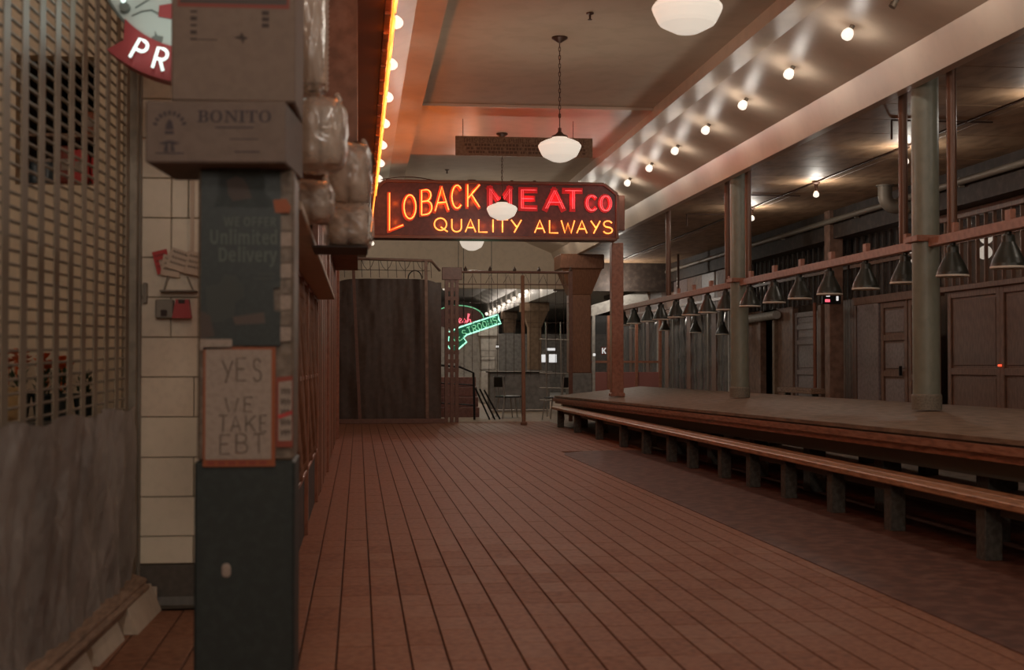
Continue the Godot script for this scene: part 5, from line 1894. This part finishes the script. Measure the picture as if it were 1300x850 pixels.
# ---------------------------------------------------------------- next hall
func far_hall() -> void:
	var b := MB.new(); b.span(-3.0, 11.0, 4.55, 4.75, 35.3, 72.0)
	structure(b, "ceiling", M.far_grey, "grey ceiling of the far hall", "ceiling")
	b = MB.new()
	b.prism(PackedVector2Array([Vector2(5.7, 4.55), Vector2(6.4, 4.2), Vector2(6.45, 3.55), Vector2(11.0, 3.55), Vector2(11.0, 4.55)]), -36.3, -72.0)
	structure(b, "trim_5", M.far_grey, "pale bulb-lit cornice of the far hall", "cornice")
	b = MB.new(); b.span(-3.0, 11.0, 0.0, 4.75, 72.0, 72.2)
	structure(b, "wall_far", M.far_dark, "", "")
	b = MB.new(); b.span(1.0, 4.6, 0.0, 2.6, 44.0, 44.2)
	structure(b, "wall_partition", M.far_grey, "grey-green partition beyond the restroom sign", "wall")
	b = MB.new(); b.span(5.4, 10.6, 0.0, 2.45, 56.0, 57.5, 0.02)
	tag(put(b, "market_kiosk", M.far_dark), "dark closed kiosk deep in the far hall", "kiosk")
	var bm := bulb_shape(0.16, 0.085).mesh()
	for k in 9:
		var t := thing("far_bulb", "white bulb on the far hall cornice above the restroom sign, %s from the wall opening" % ORD[k], "light bulb", D3(6.38, 3.95 - 0.03 * k, 50.2 + 1.98 * k), 0.0, "bulbs along the far hall cornice")
		t.transform = frame_to(t.position, Vector3(-0.8, -0.5, 0))
		put(bm, "bulb_glass", M.bulb_glow, t)
		var s := MB.new(); s.lathe([[0.0, -0.05], [0.05, -0.05], [0.04, 0.01], [0.0, 0.01]], 8)
		put(s, "socket", M.dull_steel, t)
		t.add_child(omni(Vector3(0, 0.1, 0), Color(1.0, 0.94, 0.88), E_FAR, 0.08), true)
	# bulbs of the far hall between wall opening and the ones in view light its near half
	for k in 4:
		var t := thing("far_bulb", "white bulb on the far hall cornice hidden behind the end wall, %s past the wall" % ORD[k], "light bulb", D3(6.38, 4.0, 38.0 + 3.0 * k), 0.0, "bulbs along the far hall cornice")
		t.transform = frame_to(t.position, Vector3(-0.8, -0.5, 0))
		put(bm, "bulb_glass", M.bulb_glow, t)
		t.add_child(omni(Vector3(0, 0.1, 0), Color(1.0, 0.94, 0.88), E_FAR, 0.08), true)
	for k in 3:  # unseen globes added above the opening to light the far hall
		var t := thing("added_far_globe", "added fill globe of the far hall hidden above the end wall opening, %s past the wall" % ORD[k], "pendant lamp", D3(3.4, 4.55, 38.5 + 6.5 * k), 0.0, "added fill globes of the far hall")
		var p := MB.new(); p.lathe([[0.0, 0.0], [0.08, 0.0], [0.08, -0.02], [0.012, -0.05], [0.012, -0.3], [0.07, -0.32], [0.0, -0.33]], 12)
		put(p, "stem", M.bronze, t)
		p = MB.new(); p.lathe([[0.07, -0.32], [0.2, -0.38], [0.22, -0.42], [0.17, -0.52], [0.0, -0.58]], 20)
		put(p, "globe", M.globe_glow, t)
		t.add_child(omni(Vector3(0, -0.44, 0), Color(1.0, 0.96, 0.9), 4.0, 0.15), true)
	# columns
	var cols := [["pale banded pier left of the folding chairs behind the gate", 3.85, 40.0, 0.42, M.far_grey, M.far_grey, 2.35], ["column with a tan cap just right of the restroom arrow", 6.75, 60.0, 0.5, M.far_tan, M.far_dark, 3.54], ["dark column with flared capital behind the leaning pole", 6.75, 51.3, 0.5, M.far_tan, M.far_dark, 3.54], ["big orange-brown column with flared capital at the end of the table", 5.3, 32.0, 0.52, M.rust_wood, M.rust_wood, 3.79]]
	for i in 4:
		var c: Array = cols[i]
		var t := thing("hall_column", c[0], "column", D3(c[1], 0, c[2]))
		t.set_meta("kind", "thing")
		var w: float = c[3] / 2
		var top: float = c[6]
		b = MB.new(); b.span(-w, w, 0.95, top - 0.95, -w, w, 0.02)
		put(b, "shaft", c[4] if i != 1 else c[5], t)
		b = MB.new(); b.span(-w - 0.02, w + 0.02, 0.0, 0.95, -w - 0.02, w + 0.02, 0.02)
		put(b, "dark_foot", M.far_dark if i else M.far_grey, t)
		b = MB.new()
		var e := w + (0.22 if i >= 2 else 0.04)
		b.hexa([Vector3(-w, top - 0.95, -w), Vector3(w, top - 0.95, -w), Vector3(-e, top - 0.35, -e), Vector3(e, top - 0.35, -e), Vector3(-w, top - 0.95, w), Vector3(w, top - 0.95, w), Vector3(-e, top - 0.35, e), Vector3(e, top - 0.35, e)])
		put(b, "capital", c[4], t)
		b = MB.new(); b.span(-e - 0.05, e + 0.05, top - 0.35, top, -e - 0.05, e + 0.05, 0.02)
		put(b, "abacus", c[4], t)
		if i == 0:
			for k in 5:
				b = MB.new(); b.span(-w - 0.012, w + 0.012, 1.0 + 0.28 * k, 1.03 + 0.28 * k, -w - 0.012, w + 0.012)
				put(b, "band", M.far_dark, t)
	# neon signs over the passage
	var u := 33.0 / 1700.0
	var t := thing("arrow_sign", "green neon arrow-shaped restroom sign beyond the gate", "neon sign", D3(2.48, 1.15, 33.0))
	var o := func(px: float, py: float) -> Vector2: return Vector2((px - 583.0) * u, (463.0 - py) * u)
	var poly := PackedVector2Array([o.call(570, 421), o.call(584, 415), o.call(632, 399), o.call(633, 405), o.call(636, 410), o.call(604, 421), o.call(592, 425), o.call(588, 429), o.call(592, 434), o.call(576, 448), o.call(568, 440)])
	b = MB.new(); b.prism(poly, -0.12, 0.0)
	put(b, "panel", M.restroom_green, t)
	var edge := []
	for p in poly:
		edge.append(Vector3(p.x, p.y, 0.04))
	b = MB.new(); b.tube(edge, 0.022, 6, true)
	put(b, "neon_outline", M.neon_green, t)
	var word := "RESTROOMS"
	for i in 9:
		var s := (i - 2) / 6.0
		var c: Vector2 = o.call(lerpf(589, 628, s), lerpf(421.5, 406.5, s) + (1.5 if i < 3 else 0.0) + (3.0 if i < 2 else 0.0) + (3.5 if i < 1 else 0.0))
		var fr := Transform3D(Basis(Vector3(0, 0, 1), deg_to_rad(20.0 if i > 1 else 40.0)), Vector3(c.x, c.y, 0.03))
		var m := MB.new()
		for p in strokes(word[i], -0.045, -0.075, 0.09, 0.15, 0.0):
			var q := []
			for v in p:
				q.append(fr * v)
			m.tube(q, 0.014, 5)
		put(m, "letter", M.neon_teal, t)
	b = MB.new(); b.tube([Vector3(0.1, 1.0, -0.06), Vector3(0.1, 3.45, -0.06)], 0.008, 6); b.tube([Vector3(0.8, 1.15, -0.06), Vector3(0.8, 3.45, -0.06)], 0.008, 6)
	put(b, "hanger_rod", M.black_metal, t)
	t.add_child(area(Vector3(0.45, 0.85, 0.1), Vector3(0, 0, 1), 0.9, 0.25, Color(0.4, 1.0, 0.75), 0.15), true)
	t = thing("oval_sign", "dark oval sign with pink script neon above the restroom arrow", "neon sign", D3(2.48, 1.15, 33.6))
	u = 33.6 / 1700.0
	var ov := PackedVector2Array()
	for i in 24:
		var a := TAU * i / 24.0
		ov.append(Vector2(0.02 + 0.62 * cos(a), 1.18 + 0.3 * sin(a)))
	b = MB.new(); b.prism(ov, -0.1, 0.0)
	put(b, "panel", M.sign_maroon, t)
	var rim := []
	for i in 17:
		var a := PI * i / 16.0
		rim.append(Vector3(0.02 + 0.63 * cos(a), 1.18 + 0.31 * sin(a), 0.02))
	b = MB.new(); b.tube(rim, 0.014, 5)
	put(b, "neon_outline", M.neon_teal, t)
	b = MB.new()
	var x0 := 0.02
	for w in [[[0.0, 0.04], [0.05, 0.07], [0.06, 0.11], [0.03, 0.13], [0.0, 0.08], [0.02, 0.01], [0.07, 0.02]], [[0.08, 0.02], [0.13, 0.12], [0.16, 0.06], [0.13, 0.01], [0.09, 0.02]], [[0.17, 0.0], [0.24, 0.24], [0.21, 0.25], [0.19, 0.02], [0.23, 0.11], [0.26, 0.09], [0.26, 0.02], [0.3, 0.03]]]:
		var q := []
		for p in w:
			q.append(Vector3(x0 + p[0] * 1.15, 1.04 + p[1] * 1.0, 0.03))
		b.tube(q, 0.012, 5)
	put(b, "script_tube", M.neon_pink, t)
	b = MB.new(); b.tube([Vector3(0.02, 1.48, -0.05), Vector3(0.02, 3.45, -0.05)], 0.008, 6)
	put(b, "hanger_rod", M.black_metal, t)
	t.add_child(area(Vector3(0.1, 1.2, 0.08), Vector3(0, 0, 1), 0.5, 0.2, Color(1.0, 0.25, 0.35), 0.05), true)
	# handrail, stairs, chairs, racks
	t = thing("hand_rail", "black metal handrail behind the gate beside the stairs", "handrail", D3(2.12, 0, 28.0))
	b = MB.new(); b.tube([Vector3(-0.4, 1.14, 0), Vector3(0.0, 1.1, 0), Vector3(0.28, 0.98, 0), Vector3(0.3, 0.0, 0)], 0.024, 7)
	put(b, "top_bar", M.black_metal, t)
	for y in [0.72, 0.3]:
		b = MB.new(); b.tube([Vector3(-0.4, y + 0.05, 0), Vector3(0.3, y, 0)], 0.016, 6)
		put(b, "cross_bar", M.black_metal, t)
	for k in 3:
		b = MB.new(); b.tube([Vector3(0.32 + 0.1 * k, 0.66 - 0.02 * k, -0.1 * k), Vector3(0.62 + 0.12 * k, 0.0, -0.1 * k)], 0.02, 6)
		put(b, "diagonal_bar", M.black_metal, t)
	t = thing("stair_block", "reddish stair side wall behind the black handrail", "stairs", D3(2.3, 0, 29.4))
	for k in 4:
		b = MB.new(); b.span(-0.6 , 0.35 - 0.0 * k, 0.22 * k, 0.22 * k + 0.21, 0.3 * k, 1.6, 0.006)
		put(b, "step", M.far_stair, t)
	chair("folded_chair", "chrome and black chair tipped against the stack behind the gate", D3(3.2, 0.0, 28.7), 0.4, -0.0)
	chair("folded_chair", "second chrome and black chair behind the gate, nearer the leaning pole", D3(3.32, 0.0, 29.2), 0.25, -0.0)
	chair("folded_chair", "dark chair beside the end of the bench behind the gate", D3(4.15, 0.0, 27.9), 2.6, 0.0)
	t = thing("steel_rack", "tall steel trolley rack beside the big orange-brown column", "rack", D3(4.45, 0, 29.5))
	for x in [-0.28, 0.05, 0.25]:
		b = MB.new(); b.tube([Vector3(x, 0.0, 0), Vector3(x - 0.03, 2.1, 0)], 0.018, 6)
		put(b, "upright", M.chrome, t)
	for y in [0.35, 0.62, 0.95, 1.7]:
		b = MB.new(); b.tube([Vector3(-0.45, y + 0.02, 0), Vector3(0.3, y, 0)], 0.016, 6)
		put(b, "shelf_bar", M.chrome, t)
	t = thing("cafe_counter", "dark counter with steel edge in the passage behind the gate", "counter", D3(4.0, 0, 33.0))
	b = MB.new(); b.cbox(Vector3(0, 0.5, -0.4), Vector3(1.5, 0.9, 0.6), 0.01)
	put(b, "body", M.far_dark, t)
	b = MB.new(); b.cbox(Vector3(0, 0.97, -0.4), Vector3(1.6, 0.04, 0.7), 0.01)
	put(b, "counter_top", M.black_metal, t)
	b = MB.new(); b.tube([Vector3(-0.8, 0.98, -0.04), Vector3(0.8, 0.98, -0.04)], 0.014, 6)
	put(b, "steel_edge", M.chrome, t)
	for a in [[8.05, 1.8, 0.4, 0.1, "small lit strip high on the dark kiosk far behind the gate", 55.95], [8.15, 1.42, 0.32, 0.34, "bright kiosk window far behind the gate beside the steel rack", 55.95], [7.75, 1.42, 0.18, 0.32, "narrow bright kiosk window far behind the gate", 55.95], [4.4, 1.75, 0.4, 0.06, "thin lit strip on the grey partition beyond the gate", 43.95]]:
		t = thing("lit_window", a[4], "window light", D3(a[0], a[1], a[5]), 0.0, "far lit windows")
		b = MB.new(); b.cbox(Vector3.ZERO, Vector3(a[2], a[3], 0.02), 0.004)
		put(b, "pane", M.small_white, t)
		b = MB.new(); b.cbox(Vector3(0, 0, -0.03), Vector3(a[2] + 0.1, a[3] + 0.1, 0.03), 0.004)
		put(b, "frame", M.far_dark, t)


func small_things() -> void:
	var k := 0
	for p in [[2.25, 4.6, 12.9, "small sprinkler head on the ceiling above the pendant chain"], [1.55, 4.6, 23.6, "small sprinkler head on the ceiling behind the neon sign"]]:
		var t := thing("sprinkler_head", p[3], "sprinkler", D3(p[0], p[1], p[2]))
		var b := MB.new(); b.lathe([[0.0, 0.0], [0.04, 0.0], [0.035, -0.012], [0.012, -0.02], [0.01, -0.06], [0.0, -0.06]], 12)
		put(b, "body", M.bronze, t)
		b = MB.new(); b.lathe([[0.0, -0.06], [0.022, -0.062], [0.022, -0.068], [0.0, -0.07]], 12)
		put(b, "deflector", M.bronze, t)
